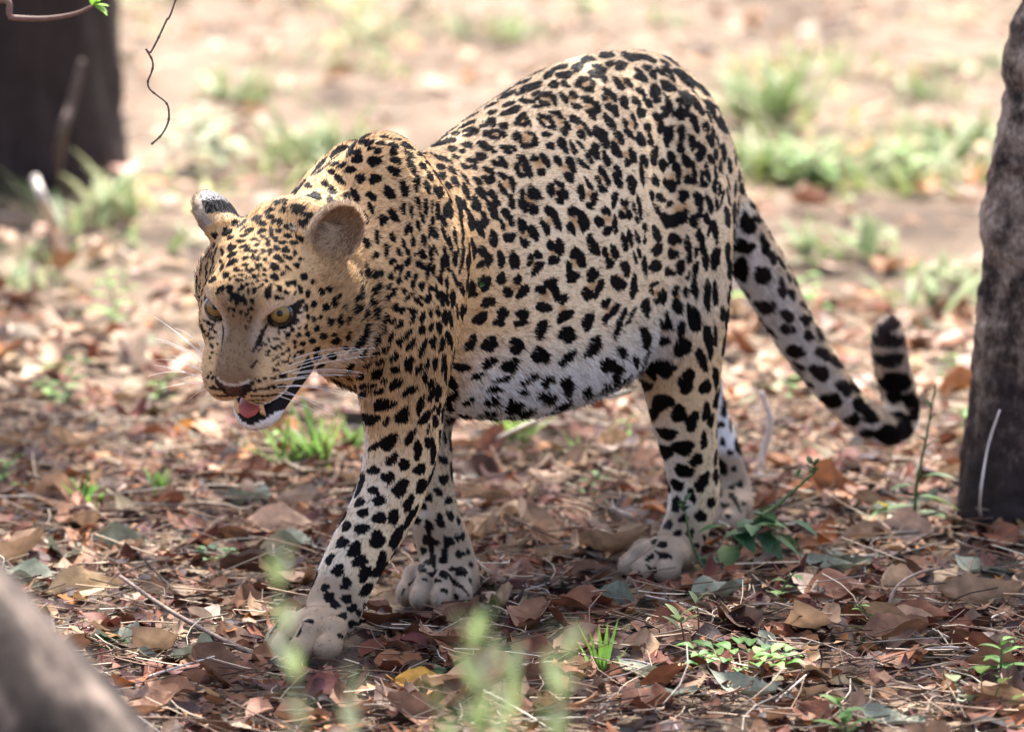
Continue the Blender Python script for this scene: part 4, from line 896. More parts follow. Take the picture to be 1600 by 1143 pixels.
def grow_fur(count):
    T = np.concatenate([LF[:, [0, 1, 2]], LF[:, [0, 2, 3]]])
    a_, b_, c_ = LV[T[:, 0]], LV[T[:, 1]], LV[T[:, 2]]
    area = .5*np.linalg.norm(np.cross(b_-a_, c_-a_), axis=1)
    nf = LN[T].mean(1); face = -(nf @ CFW)
    w = area*(.30+.70*smooth01(face, -.45, -.1))
    hd = np.linalg.norm(a_-HEAD_O, axis=1); w *= 1+1.6*(1-smooth01(hd, .12, .17))
    w *= 1+.8*(1-smooth01(np.min([np.linalg.norm(a_-c, axis=1) for c, _, _ in PAWS], axis=0), .06, .09))
    cs = np.cumsum(w); r = rng.random(count)*cs[-1]; ti = np.searchsorted(cs, r)
    u, v = rng.random(count), rng.random(count); fl = u+v > 1; u[fl] = 1-u[fl]; v[fl] = 1-v[fl]
    k = np.stack([1-u-v, u, v], -1)
    P = (LV[T[ti]]*k[..., None]).sum(1); Nn = (LN[T[ti]]*k[..., None]).sum(1); Nn /= np.linalg.norm(Nn, axis=1)[:, None]
    f, L, lift, col, bare, hw, hq = coat_colour(P, Nn, True)
    keep = (bare < .55) & (P[:, 2] > .006)
    P, Nn, f, L, lift, col = P[keep], Nn[keep], f[keep], L[keep], lift[keep], col[keep]
    n = len(P)
    side = np.cross(Nn, f)
    cl = vnoise(P, 260., 4.)*.28 + vnoise(P, 110., 9.)*.22
    f = f + side*(cl + rng.normal(0, .13, n))[:, None]; f /= np.linalg.norm(f, axis=1)[:, None]
    L = L*rng.uniform(.65, 1.2, n)*(1+.15*vnoise(P, 190., 2.))
    lift = lift*1.0 + rng.normal(0, .055, n)
    val = (1+rng.normal(0, .17, n))*(1+.16*vnoise(P, 260., 7.))*(1+.08*vnoise(P, 60., 3.))
    long_ = rng.random(n) < .035
    val[long_] *= .58; L[long_] *= 1.7
    col = np.clip(col*val[:, None], .002, .85)
    pts = np.empty((n, 4, 3), np.float32)
    for j, t in enumerate((0, .34, .68, 1.0)):
        up = lift*(t*1.5-.55*t*t)
        pts[:, j] = P + (f*t + Nn*up[:, None])*L[:, None] - Nn*(.0006)
    hc = bpy.data.hair_curves.new('fur')
    hc.add_curves([4]*n)
    hc.attributes['position'].data.foreach_set('vector', (pts-leo_base.astype(np.float32)).ravel())
    rad = np.empty((n, 4), np.float32); rad[:] = np.array([.00036, .00036, .00030, .00010])*(rng.uniform(.8, 1.25, n)*np.where(long_, 1.25, 1.0))[:, None]
    ra = hc.attributes.get('radius') or hc.attributes.new('radius', 'FLOAT', 'POINT')
    ra.data.foreach_set('value', rad.ravel())
    ca = hc.attributes.new('tint', 'FLOAT_COLOR', 'CURVE')
    c4 = np.ones((n, 4), np.float32); c4[:, :3] = col; ca.data.foreach_set('color', c4.ravel())
    hc.materials.append(m_fur)
    return link('fur', hc, leopard)
fur = grow_fur(FUR_COUNT)

# eyes --------------------------------------------------------------
def rot_to(mat3):
    return Matrix([[mat3[0][i], mat3[1][i], mat3[2][i]] for i in range(3)]).to_4x4()
m_eye = tint_mat('eye', rough=.08, spec=.25)
m_eye.node_tree.nodes['Principled BSDF'].inputs['Coat Weight'].default_value = .08
m_eye.node_tree.nodes['Principled BSDF'].inputs['Coat Roughness'].default_value = .02
def eyeball(sd):
    R = .0166; nu, nv = 72, 48; V = []; F = []; C = []
    for j in range(nv+1):
        th = math.pi*j/nv
        for i in range(nu):
            ph = 2*math.pi*i/nu
            d = np.array([math.sin(th)*math.cos(ph), math.cos(th), math.sin(th)*math.sin(ph)])   # y = forward
            rr = R + (.0012*max(0, math.cos(th)-.72)/.28)
            V.append(d*rr)
            a = math.degrees(th)
            if a < 12: c = (.006, .005, .004)
            elif a < 42:
                k = (a-12)/30; fib = .85+.15*math.sin(ph*23+math.sin(ph*7)*2)
                c = np.array([.27, .160, .042])*(1-k*.30)*fib
            elif a < 49: c = (.012, .009, .007)
            else: c = (.016, .012, .010)
            C.append(c)
    for j in range(nv):
        for i in range(nu):
            F.append((j*nu+i, j*nu+(i+1) % nu, (j+1)*nu+(i+1) % nu, (j+1)*nu+i))
    me = np_mesh('eye', V, np.array(F)[:, ::-1], m_eye, True, np.array(C))
    o = link('eye', me, leopard)
    tc_ = (CAM-hp(sd*EYE_S, EYE_F, EYE_U)); tc_ /= np.linalg.norm(tc_); fwd = tc_ + np.array([-.10, 0, -.02])*1.0 + HR*.05*sd; fwd /= np.linalg.norm(fwd); r = np.cross(fwd, HU); r /= np.linalg.norm(r); u = np.cross(r, fwd)
    o.matrix_local = Matrix.Translation(Vector(hp(sd*EYE_S-(.0015 if sd > 0 else -.0015), EYE_F-(.0070 if sd > 0 else .0070), EYE_U)-leo_base)) @ rot_to([r, fwd, u])
    return o
for sd in (-1, 1): eyeball(sd)

# mouth ------------------------------------------------------------
def head_blob(name, rings, mat, seg=14):
    """loft of rings given in head coordinates: (centre, half width, half height)"""
    V = []; F = []; n = len(rings)
    for (c, w, h) in rings:
        for k in range(seg):
            a = 2*math.pi*k/seg; V.append(hp(c[0]+w*math.cos(a), c[1], c[2]+h*math.sin(a)))
    for i in range(n-1):
        for k in range(seg):
            a = i*seg+k; b2 = i*seg+(k+1) % seg; F.append((a, b2, b2+seg, a+seg))
    V += [hp(*rings[0][0]), hp(*rings[-1][0])]
    for k in range(seg):
        F.append((len(V)-2, (k+1) % seg, k, k)); F.append((len(V)-1, (n-1)*seg+k, (n-1)*seg+(k+1) % seg, (n-1)*seg+(k+1) % seg))
    return link(name, mesh_vf(name, np.array(V)-leo_base, np.array(F), mat), leopard)
m_tongue, nt, b = node_mat('tongue'); b.inputs['Base Color'].default_value = (.42, .085, .070, 1); b.inputs['Roughness'].default_value = .35
b.inputs['Subsurface Weight'].default_value = .2; b.inputs['Subsurface Radius'].default_value = (.004, .001, .001)
nz = N_(nt, 'ShaderNodeTexNoise'); nz.inputs['Scale'].default_value = 700; bp = N_(nt, 'ShaderNodeBump'); bp.inputs['Strength'].default_value = .5; bp.inputs['Distance'].default_value = .001
nt.links.new(nz.outputs['Fac'], bp.inputs['Height']); nt.links.new(bp.outputs[0], b.inputs['Normal'])
head_blob('tongue', [((0, .040, -.092), .014, .006), ((0, .06, -.0910), .0165, .0065), ((0, .085, -.0905), .0165, .0060), ((0, .100, -.0915), .0150, .0052), ((0, .109, -.0935), .0105, .0040), ((0, .113, -.095), .004, .002)], m_tongue)
m_tooth, nt, b = node_mat('tooth'); b.inputs['Base Color'].default_value = (.70, .54, .33, 1); b.inputs['Roughness'].default_value = .3
for sd in (-1, 1):
    head_blob('tooth', [((sd*.0155, .1000, -.102), .0042, .004), ((sd*.0160, .1010, -.093), .0038, .004), ((sd*.0168, .1000, -.084), .0025, .003), ((sd*.0170, .0985, -.079), .0007, .0008)], m_tooth, 10)

# whiskers ---------------------------------------------------------
def strands(name, rows, r0, mat, parent, colr):
    n = len(rows); k = len(rows[0])
    hc = bpy.data.hair_curves.new(name); hc.add_curves([k]*n)
    pts = np.array(rows, np.float32)-leo_base.astype(np.float32)
    hc.attributes['position'].data.foreach_set('vector', pts.ravel())
    rad = np.tile(np.linspace(1, .15, k, dtype=np.float32)*r0, (n, 1)); ra = hc.attributes.get('radius') or hc.attributes.new('radius', 'FLOAT', 'POINT')
    ra.data.foreach_set('value', rad.ravel())
    ca = hc.attributes.new('tint', 'FLOAT_COLOR', 'CURVE'); c4 = np.ones((n, 4), np.float32); c4[:, :3] = colr; ca.data.foreach_set('color', c4.ravel())
    hc.materials.append(mat); return link(name, hc, parent)
def whisker(sd, f0, u0, ln, dr, df, du, sag):
    loc, nor, i, d = bvh.find_nearest(Vector(hp(sd*.045, f0, u0)))
    p0 = np.array(loc); dirv = HR*sd*dr + HF*df + HU*du; dirv /= np.linalg.norm(dirv)
    t = np.linspace(0, 1, 9)[:, None]
    return p0 + dirv*ln*t + np.array([0, 0, -1.])*sag*ln*t**2
wr = random.Random(4)
for sd in (-1, 1):
    rows = []
    for row, (u0, du) in enumerate(((-.034, .10), (-.042, -.10), (-.050, -.32), (-.057, -.60))):
        for c in range(4 if row < 3 else 3):
            rows.append(whisker(sd, .108-.013*c, u0, wr.uniform(.075, .125)*(1 if c else .7), .80, -.38-.10*c+wr.uniform(-.1, .1), du+wr.uniform(-.12, .12), wr.uniform(.08, .25)))
    for k in range(0):
        loc = hp(sd*.034, .050, .048); dv = HU*.8+HF*.25+HR*sd*(.25+.2*k); rows.append(loc+dv*np.linspace(0, 1, 9)[:, None]*.05-HF*np.linspace(0, 1, 9)[:, None]**2*.02)
    strands('whiskers', rows, .00042, m_fur, leopard, (.80, .78, .74))
# long pale hairs inside the open ear and along the belly line
rows = []
base, up, face, side = ear_frame(1)
for k in range(260):
    a = wr.uniform(-1, 1); h0 = wr.uniform(-.006, .040)
    p0 = base + up*h0 - side*.030*math.copysign(abs(a)**.6, 1 if wr.random() < .75 else -1)*wr.uniform(.5, 1) + face*wr.uniform(-.004, .008)
    loc, nor, i, d = bvh.find_nearest(Vector(p0)); p0 = np.array(loc)
    if (p0-base) @ up < .0 or d > .012: continue
    tgt = base + up*(.030+wr.uniform(-.01, .02)) + side*wr.uniform(-.006, .018) + face*.012
    dv = tgt-p0; dv /= np.linalg.norm(dv)+1e-6
    t = np.linspace(0, 1, 7)[:, None]; ln = wr.uniform(.014, .030)
    rows.append(p0 + dv*ln*t*.9 + face*ln*.35*np.sin(t*math.pi)*.6)
strands('ear_hair', rows, .00026, m_fur, leopard, (.56, .43, .29))
print('leopard', len(LV), 'spots', len(spots))
# ------------------------------------------------------------------ dry leaves and litter
PAL = np.array([[.225, .095, .055], [.300, .160, .095], [.410, .285, .195], [.540, .425, .345], [.075, .045, .034], [.225, .225, .165], [.500, .235, .080], [.130, .066, .045], [.36, .22, .15]])
PALW_NEAR = np.array([.25, .17, .13, .09, .13, .04, .04, .12, .03]); PALW_FAR = np.array([.12, .17, .22, .25, .03, .07, .05, .03, .06])
def leaf_batch(n, xr, yr, size, palw, seed, rows=5, zmax=.02, tilt=.35, colv=.22, area=None):
    r = np.random.default_rng(seed)
    x = r.uniform(*xr, n); y = r.uniform(*yr, n)
    pc = np.array([c[:2]+(f_/np.linalg.norm(f_))[:2]*.018+np.array([0, -.022]) for c, f_, _ in PAWS]); kp = np.min(np.hypot(x[:, None]-pc[None, :, 0], y[:, None]-pc[None, :, 1]), axis=1) > .082; x, y = x[kp], y[kp]; n = len(x)
    if area is not None:
        keep = area(x, y, r); x, y = x[keep], y[keep]; n = len(x)
    L = r.uniform(size[0], size[1], n)*r.uniform(.7, 1.1, n); W = L*r.uniform(.20, .33, n)
    yaw = r.uniform(0, 2*math.pi, n); curl = r.normal(.06, .16, n); fold = r.normal(.15, .40, n); twist = r.normal(0, .5, n)
    t1 = r.normal(0, tilt, n)*.55; t2 = r.normal(0, tilt, n)*.8
    P = []
    ts = np.linspace(0, 1, rows)
    for t in ts:
        w = W*(math.sin(math.pi*min(max(t, .02), .98)**.85)**.75)
        for c in (-1, 0, 1):
            lx = L*(t-.5); ly = w*c
            lz = curl*L*((2*t-1)**2) + fold*np.abs(ly) + twist*ly*(t-.5)*2 + .10*W*np.sin(t*9+c*2+yaw*3)
            P.append(np.stack([lx, ly, lz], -1))
    P = np.stack(P, 1)
    cy, sy = np.cos(yaw), np.sin(yaw)
    Pz = P[..., 2] + np.tan(np.clip(t1, -.9, .9))[:, None]*P[..., 0] + np.tan(np.clip(t2, -.9, .9))[:, None]*P[..., 1]
    Px = P[..., 0]*cy[:, None]-P[..., 1]*sy[:, None]; Py = P[..., 0]*sy[:, None]+P[..., 1]*cy[:, None]
    lift = -Pz.min(1)*.75 + r.uniform(0, zmax, n)
    V = np.stack([Px+x[:, None], Py+y[:, None], Pz+lift[:, None]+gz(x, y)[:, None]], -1).reshape(-1, 3)
    q = np.array([(a*3+b, a*3+b+1, a*3+b+4, a*3+b+3) for a in range(rows-1) for b in range(2)])
    F = (np.arange(n)[:, None, None]*rows*3+q[None]).reshape(-1, 4)
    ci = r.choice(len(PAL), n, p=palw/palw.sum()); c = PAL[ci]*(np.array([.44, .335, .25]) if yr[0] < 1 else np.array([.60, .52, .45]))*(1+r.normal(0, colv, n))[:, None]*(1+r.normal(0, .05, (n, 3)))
    c = np.repeat(np.clip(c, .02, .75), rows*3, axis=0)
    return V, F, c
def straw_batch(n, xr, yr, seed, lr=(.03, .12), rad=(.0005, .0014)):
    r = np.random.default_rng(seed)
    x = r.uniform(*xr, n); y = r.uniform(*yr, n); L = r.uniform(*lr, n); yaw = r.uniform(0, 2*math.pi, n); bend = r.normal(0, .18, n); el = np.abs(r.normal(0, .16, n)); R = r.uniform(*rad, n)
    pc = np.array([c[:2]+np.array([0, -.03]) for c, f_, _ in PAWS]); kp = np.min(np.hypot(x[:, None]-pc[None, :, 0], y[:, None]-pc[None, :, 1]), axis=1) > .10; x, y, L, yaw, bend, el, R = [q_[kp] for q_ in (x, y, L, yaw, bend, el, R)]; n = len(x)
    P = []
    for t in (0, .33, .67, 1):
        lx = L*(t-.5); ly = bend*L*(1-(2*t-1)**2); lz = .006+R+el*L*t+r.uniform(0, .016, n)*0+.010*r.random(n)*0
        cx = lx*np.cos(yaw)-ly*np.sin(yaw); cyy = lx*np.sin(yaw)+ly*np.cos(yaw)
        for k in range(3):
            a = 2*math.pi*k/3
            P.append(np.stack([x+cx+R*math.cos(a)*-np.sin(yaw), y+cyy+R*math.cos(a)*np.cos(yaw), lz+R*math.sin(a)], -1))
    P = np.stack(P, 1); P[..., 2] += (gz(x, y)+r.uniform(0, .022, n))[:, None]
    q = np.array([(a*3+b, a*3+(b+1) % 3, (a+1)*3+(b+1) % 3, (a+1)*3+b) for a in range(3) for b in range(3)])
    F = (np.arange(n)[:, None, None]*12+q[None]).reshape(-1, 4)
    pal = np.array([[.50, .40, .29], [.34, .24, .16], [.10, .062, .045], [.20, .12, .08], [.60, .53, .43]]); c = pal[r.choice(5, n, p=[.2, .22, .28, .22, .08])]*.75*(1+r.normal(0, .15, n))[:, None]
    return P.reshape(-1, 3), F, np.repeat(np.clip(c, .01, .8), 12, axis=0)
def cat3(bs):
    V = []; F = []; C = []; o = 0
    for v, f, c in bs:
        V.append(v); F.append(f+o); C.append(c); o += len(v)
    return np.concatenate(V), np.concatenate(F), np.concatenate(C)
m_leaf = tint_mat('dry_leaf', rough=.60, trans=.16, spec=.14, vary=.35, vscale=55., bump=.35, bscale=260.)
m_straw = tint_mat('dry_straw', rough=.7, trans=.0, spec=.12)
def patchy(x, y, r):
    p = np.stack([x, y, x*0], -1); return (vnoise(p, 5.2, 2.)*.5+.5) > r.random(len(x))*.75-.05
V, F, C = cat3([leaf_batch(4600, (-1.2, 1.3), (-.95, 1.5), (.024, .066), PALW_NEAR, 1, zmax=.020),
                leaf_batch(13000, (-1.2, 1.3), (-.95, 1.5), (.008, .026), PALW_NEAR, 2, rows=3, zmax=.026, colv=.3),
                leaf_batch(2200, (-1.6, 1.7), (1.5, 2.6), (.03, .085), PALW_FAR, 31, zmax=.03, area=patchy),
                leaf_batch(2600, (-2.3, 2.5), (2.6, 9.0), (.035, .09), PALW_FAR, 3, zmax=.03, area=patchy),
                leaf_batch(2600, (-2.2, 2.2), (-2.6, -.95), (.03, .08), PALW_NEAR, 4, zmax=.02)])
o = link('leaf_litter', np_mesh('leaf_litter', V, F, m_leaf, True, C)); tag(o, 'thick brown and tan leaf litter covering the ground', 'leaf litter', kind='stuff')
V, F, C = cat3([straw_batch(6500, (-1.2, 1.3), (-.95, 1.5), 5), straw_batch(900, (-2.2, 2.4), (1.5, 8.5), 6, (.06, .2), (.001, .0025))])
o = link('dry_straw', np_mesh('dry_straw', V, F, m_straw, True, C)); tag(o, 'scattered straw and fine twig pieces among the leaf litter', 'straw', kind='stuff')

# individual fallen leaves ------------------------------------------
def leaf_mesh(name, L, W, curl, fold, wave, seed, colr, rows=11, cols=7, twist=0.):
    r = random.Random(seed); V = []; F = []; C = []
    ph = r.uniform(0, 6)
    for i in range(rows):
        t = i/(rows-1); w = W*(max(0, math.sin(math.pi*(min(max(t, .012), .985))**.85))**.7)
        for j in range(cols):
            c = -1+2*j/(cols-1); y = w*c*(1+.06*math.sin(t*23+ph)*(abs(c) > .9))
            x = L*(t-.5)
            z = curl*L*(2*t-1)**2 + fold*abs(y) + twist*y*(2*t-1) + wave*W*math.sin(t*8+ph+c*1.5)*abs(c) - (.0012 if j == cols//2 else 0)
            V.append((x, y, z)); k = 1-.28*(j == cols//2)+.10*math.sin(ph+t*7+c*5)-.12*abs(c)**3
            C.append(np.clip(np.array(colr)*k, .01, .8))
    for i in range(rows-1):
        for j in range(cols-1):
            a = i*cols+j; F.append((a, a+1, a+cols+1, a+cols))
    V = np.array(V); V[:, 2] -= V[:, 2].min()
    # stalk
    sv, sf = tube([V[cols//2]+np.array([0, 0, 0]), V[cols//2]+np.array([-L*.08, .003, .002]), V[cols//2]+np.array([-L*.17, .010, .0])], [.0010, .0009, .0007], 5)
    C = np.concatenate([np.array(C), np.tile(np.array(colr)*.6, (len(sv), 1))]); n0 = len(V)
    Vv = np.concatenate([V, sv]); Ff = np.concatenate([np.array(F), sf+n0])
    me = mesh_vf(name, Vv, Ff, m_leaf, True, C)
    return me
KINDS = [('rust brown', [.165, .065, .036]), ('mid brown', [.220, .115, .068]), ('tan', [.340, .220, .135]), ('pale pinkish tan', [.480, .360, .280]), ('dark brown', [.070, .036, .024]), ('grey green', [.22, .235, .17])]
variants = []
for ki, (kn_, kc) in enumerate(KINDS):
    for v in range(4):
        r = random.Random(ki*10+v)
        variants.append((kn_, leaf_mesh('dry_leaf', r.uniform(.065, .110), r.uniform(.016, .029), r.uniform(-.05, .30), r.uniform(.2, 1.2), r.uniform(.1, .35), ki*7+v, np.array(kc)*r.uniform(.70, 1.0), twist=r.uniform(-.4, .4))))
kw = [.30, .24, .18, .08, .12, .08]
lr = random.Random(21); n_leaf = 0; placed = []
while n_leaf < 240:
    px, py = lr.uniform(0, 1600), 690+(1150-690)*lr.random()**.8
    g = ground_at(px, py)
    if any((g[0]-q[0])**2+(g[1]-q[1])**2 < .035**2 for q in placed): continue
    if min(np.hypot(*(g-c)[:2]) for c, _, _ in PAWS) < .075 or min(np.hypot(g[0]-c[0], g[1]-c[1]+.03) for c, _, _ in PAWS) < .095: continue
    placed.append(g)
    ki = lr.choices(range(6), kw)[0]; kn_, me = variants[ki*4+lr.randrange(4)]
    sc = lr.uniform(.62, 1.18)
    o = link('dry_leaf', me, loc=(g[0], g[1], float(gz(g[0], g[1]))+lr.uniform(.006, .020)), rot=(lr.gauss(0, .28), lr.gauss(0, .16), lr.uniform(0, 6.28)))
    o.scale = (sc, sc, sc)
    zone = 'at the far left' if px < 330 else ('near the front paws' if px < 790 else ('near the hind feet' if px < 1230 else 'towards the right tree'))
    where = ('before the leopard ' if py > 960 else ('level with its feet ' if py > 800 else 'behind its feet '))+zone
    tag(o, '%s curled dry leaf %s' % (kn_, where), 'dry leaf', '%s fallen leaves %s' % (kn_, where)); n_leaf += 1
def one_leaf(px, py, label, colr, L, W, curl, fold, rot, seed, z=.012):
    g = ground_at(px, py); o = link('fallen_leaf', leaf_mesh('fallen_leaf', L, W, curl, fold, .2, seed, colr), loc=(g[0], g[1], float(gz(g[0], g[1]))+z), rot=rot)
    tag(o, label, 'leaf'); return o
one_leaf(655, 1092, 'broad glossy yellow-orange fallen leaf at the bottom of the picture', (.52, .27, .05), .060, .019, .10, .4, (.75, .05, .15), 3, .022)
one_leaf(132, 938, 'large tan curled leaf beside the blurred leaning trunk', (.46, .32, .17), .098, .026, .02, .6, (.55, -.05, .25), 5, .020)
one_leaf(182, 1016, 'dark green fallen leaf lying left of the near front paw', (.055, .12, .035), .058, .014, .10, .2, (.45, .08, -.25), 6)
one_leaf(672, 1062, 'dark green fallen leaf just above the yellow-orange leaf', (.03, .06, .022), .052, .013, .12, .2, (.4, 0, .05), 7)
one_leaf(86, 795, 'folded light brown leaf standing on edge at the left', (.40, .24, .15), .072, .026, .12, 1.0, (.95, .1, .3), 8, .02)
one_leaf(440, 848, 'large crumpled beige leaf behind the near front leg', (.50, .34, .23), .100, .028, .12, .7, (.55, .1, .1), 9, .018)
one_leaf(1292, 792, 'large rust orange leaf propped up behind the leafy weed', (.30, .12, .05), .085, .034, .15, .5, (.9, .3, .5), 10, .030)
one_leaf(295, 700, 'small bright orange leaf under the leopard\'s chin', (.66, .30, .07), .05, .018, .3, .6, (.8, 0, .4), 11, .02)
one_leaf(1426, 856, 'light tan arched leaf on edge below the tall weed', (.50, .33, .23), .075, .024, .25, .8, (.9, .1, -.5), 12, .02)
one_leaf(1402, 946, 'round tan leaf tipped up beside the arching twig', (.48, .31, .18), .060, .027, .15, .5, (1.0, .1, .4), 13, .022)
one_leaf(770, 722, 'rust brown pointed leaf standing up behind the belly', (.24, .10, .06), .07, .018, .1, .5, (.5, -.9, .6), 14, .03)
one_leaf(130, 1000+70, 'brown leaf half hidden by the leaning trunk', (.30, .18, .12), .06, .016, .2, .5, (.3, .1, 1.0), 15)
# small green leaf caught on the flank
h = coat_hit(745, 443)
o = link('small_leaf', leaf_mesh('small_leaf', .011, .0035, .1, .3, .2, 3, (.05, .11, .03), 7, 5)); tag(o, 'tiny green leaf stuck to the fur of the flank', 'leaf')
o.matrix_world = Matrix.Translation(Vector(h[0]+h[1]*.006)) @ Vector(h[1]).to_track_quat('Z', 'Y').to_matrix().to_4x4()

# twigs ------------------------------------------------------------
m_twig, nt, b = node_mat('twig'); nz = N_(nt, 'ShaderNodeTexNoise'); nz.inputs['Scale'].default_value = 120
tc = N_(nt, 'ShaderNodeTexCoord'); nt.links.new(tc.outputs['Object'], nz.inputs['Vector'])
r_ = ramp(nt, nz.outputs['Fac'], [(.3, (.055, .036, .028)), (.7, (.17, .11, .08))]); nt.links.new(r_.outputs[0], b.inputs['Base Color']); b.inputs['Roughness'].default_value = .8
m_pale, nt, b = node_mat('bleached_wood'); nz = N_(nt, 'ShaderNodeTexNoise'); nz.inputs['Scale'].default_value = 90
r_ = ramp(nt, nz.outputs['Fac'], [(.3, (.38, .31, .25)), (.7, (.62, .55, .48))]); nt.links.new(r_.outputs[0], b.inputs['Base Color']); b.inputs['Roughness'].default_value = .8
def smooth_path(P, n=28):
    P = np.array(P, float); t = np.linspace(0, len(P)-1, n); return np.stack([spl(t, np.arange(len(P)), P[:, k]) for k in range(3)], -1)
def stick(name, P, r0, r1, mat, label, cat='twig', group=None, knots=0, seed=0):
    Q = smooth_path(P); R = np.linspace(r0, r1, len(Q)); rr = np.random.default_rng(seed); R = R*(1+rr.normal(0, .07, len(Q)))
    base = Q[0].copy()
    V, F = tube(Q-base, R, 8); o = link(name, mesh_vf(name, V, F, mat), loc=base); tag(o, label, cat, group); return o
G = lambda px, py, z: ground_at(px, py, z)
stick('fallen_twig', [G(188, 900, .035), G(260, 950, .03), G(340, 995, .022), G(415, 1030, .015)], .0024, .0036, m_twig, 'long thin brown twig slanting to the near front paw', seed=1)
stick('dry_stalk', [G(214, 862, .06), G(245, 895, .03), G(282, 930, .01)], .0012, .0016, m_twig, 'short orange-brown stalk left of the long slanting twig', seed=2)
stick('fallen_twig', [G(1387, 975, .008), G(1390, 940, .03), G(1405, 912, .045), G(1440, 893, .04), G(1490, 884, .012)], .0026, .0018, m_twig, 'thin grey twig arching over the litter at the right', seed=3)
stick('pale_stick', [G(1178, 760, .0), cam_at(1190, 715, .95), cam_at(1204, 660, .95), cam_at(1195, 628, .95), cam_at(1190, 612, .95)], .0055, .0040, m_pale, 'bleached bent stick standing between hind legs and tail', 'stick', seed=4)
stick('dry_vine', [cam_at(1562, 640, .40), cam_at(1543, 700, .40), cam_at(1531, 783, .40), G(1538, 812, .01), G(1570, 828, .01), G(1604, 842, .01)], .0017, .0024, m_pale, 'thin pale vine running down the foot of the right tree', 'vine', seed=5)
stick('fallen_branch', [G(1172, 750, .012), G(1230, 748, .02), G(1300, 752, .018), G(1368, 746, .012)], .008, .006, m_twig, 'dark fallen branch lying behind the hind legs', 'branch', seed=6)
stick('dry_stalk', [G(88, 292, .0), cam_at(96, 215, 3.55), cam_at(112, 160, 3.55), cam_at(128, 96, 3.55)], .010, .007, m_twig, 'blurred brown stalk standing before the dark trunk', 'stalk', seed=7)
stick('pale_stick', [G(86, 352, .0), cam_at(70, 318, 2.9), cam_at(54, 276, 2.9)], .011, .008, m_pale, 'blurred whitish stick leaning at the foot of the dark trunk', 'stick', seed=8)
tr = random.Random(5)
for k in range(26):
    px, py = tr.uniform(20, 1580), tr.uniform(830, 1140); g = ground_at(px, py)
    if min(np.hypot(*(g-c)[:2]) for c, _, _ in PAWS) < .08: continue
    a = tr.uniform(0, 3.14); L = tr.uniform(.05, .15); d = np.array([math.cos(a), math.sin(a), 0])*L
    where = 'in front of the leopard' if py > 960 else 'beside the leopard\'s feet'
    stick('small_twig', [g-d*.5+[0, 0, .014], g+np.array([tr.gauss(0, .006), tr.gauss(0, .006), .026]), g+d*.5+[0, 0, tr.uniform(.012, .04)]], .0016, .0010, m_pale if k % 3 == 0 else m_twig,
          ('pale' if k % 3 == 0 else 'dark')+' short twig on the litter '+where, 'twig', ('pale' if k % 3 == 0 else 'dark')+' twigs '+where, seed=k+20)
# hanging tendril
tp = [(275.5, -4), (260, 32), (250, 54), (240, 74), (234, 82), (228.5, 77), (230, 80), (237, 92), (239, 103), (236, 115), (231, 128), (234, 139), (247, 150), (260, 161), (264, 176), (262, 193), (252, 211), (237, 225)]
P = [np.array([-.10, 1.25, 3.65]), np.array([-.20, .70, 2.6]), np.array([-.28, .25, 1.7]), np.array([-.36, .03, 1.0])]+[cam_at(x, y, .0) for x, y in tp]
Q = smooth_path(P, 150); R = np.full(150, .0013); rr = random.Random(2)
for k in range(150):
    if k > 30 and k % 11 == 0: R[k] = .0021
R[-1] = .002; R[-2] = .0016
base = Q[0].copy(); V, F = tube(Q-base, R, 7); tag(link('hanging_tendril', mesh_vf('hanging_tendril', V, F, m_twig), loc=base), 'thin crooked tendril hanging down at the upper left', 'vine')
# ------------------------------------------------------------------ living plants
m_green = tint_mat('green_leaf', rough=.55, trans=.30, spec=.16, vary=.18, vscale=90.)
def blade_vf(p, d, L, W, droop, n=7):
    """grass blade: curved, keeled strip"""
    d = np.array(d, float); d /= np.linalg.norm(d); hz = np.array([d[0], d[1], 0.]); hz /= np.linalg.norm(hz)+1e-6
    s = np.cross(d, [0, 0, 1.]); s = s/np.linalg.norm(s) if np.linalg.norm(s) > 1e-3 else np.array([1., 0, 0])
    V = []; F = []
    for i in range(n):
        t = i/(n-1); c = p+d*L*t+(hz*.35-np.array([0, 0, 1.]))*droop*L*t*t; w = W*(1-t**2.2)*(.6+.4*min(1, t*4))+.0002
        V += [c-s*w, c+np.array([0, 0, -.25*w]), c+s*w]
    for i in range(n-1):
        for j in range(2): a = i*3+j; F.append((a, a+1, a+4, a+3))
    return np.array(V), np.array(F)
def oval_vf(p, d, L, W, up=(0, 0, 1), droop=.2, fold=.25, n=7, point=.85):
    d = np.array(d, float); d /= np.linalg.norm(d); s = np.cross(d, up); s = s/np.linalg.norm(s) if np.linalg.norm(s) > 1e-3 else np.array([1., 0, 0]); u = np.cross(s, d)
    V = []; F = []
    for i in range(n):
        t = i/(n-1); w = W*math.sin(math.pi*min(max(t, .03), .98)**point)**.8
        c = p+d*L*t-np.array([0, 0, 1.])*droop*L*t*t
        for k in (-1, -.5, 0, .5, 1): V.append(c+s*w*k+u*abs(k)*w*fold)
    for i in range(n-1):
        for j in range(4): a = i*5+j; F.append((a, a+1, a+6, a+5))
    return np.array(V), np.array(F)
def build_plant(name, base, stems, leaves, label, cat, group=None, stem_col=(.12, .16, .06)):
    """stems: (V,F) list -> one part 'stem'; leaves: (V,F,colour) list -> each its own part when large, else joined"""
    root = link(name, None, loc=base); tag(root, label, cat, group)
    if stems:
        V, F = join_vf(stems); link('stem', mesh_vf('stem', V-base, F, m_green, True, np.tile(np.array(stem_col), (len(V), 1))), root)
    for v, f, c in leaves:
        C = np.tile(np.array(c), (len(v), 1)); link('leaf', mesh_vf('leaf', v-base, f, m_green, True, C), root)
    return root
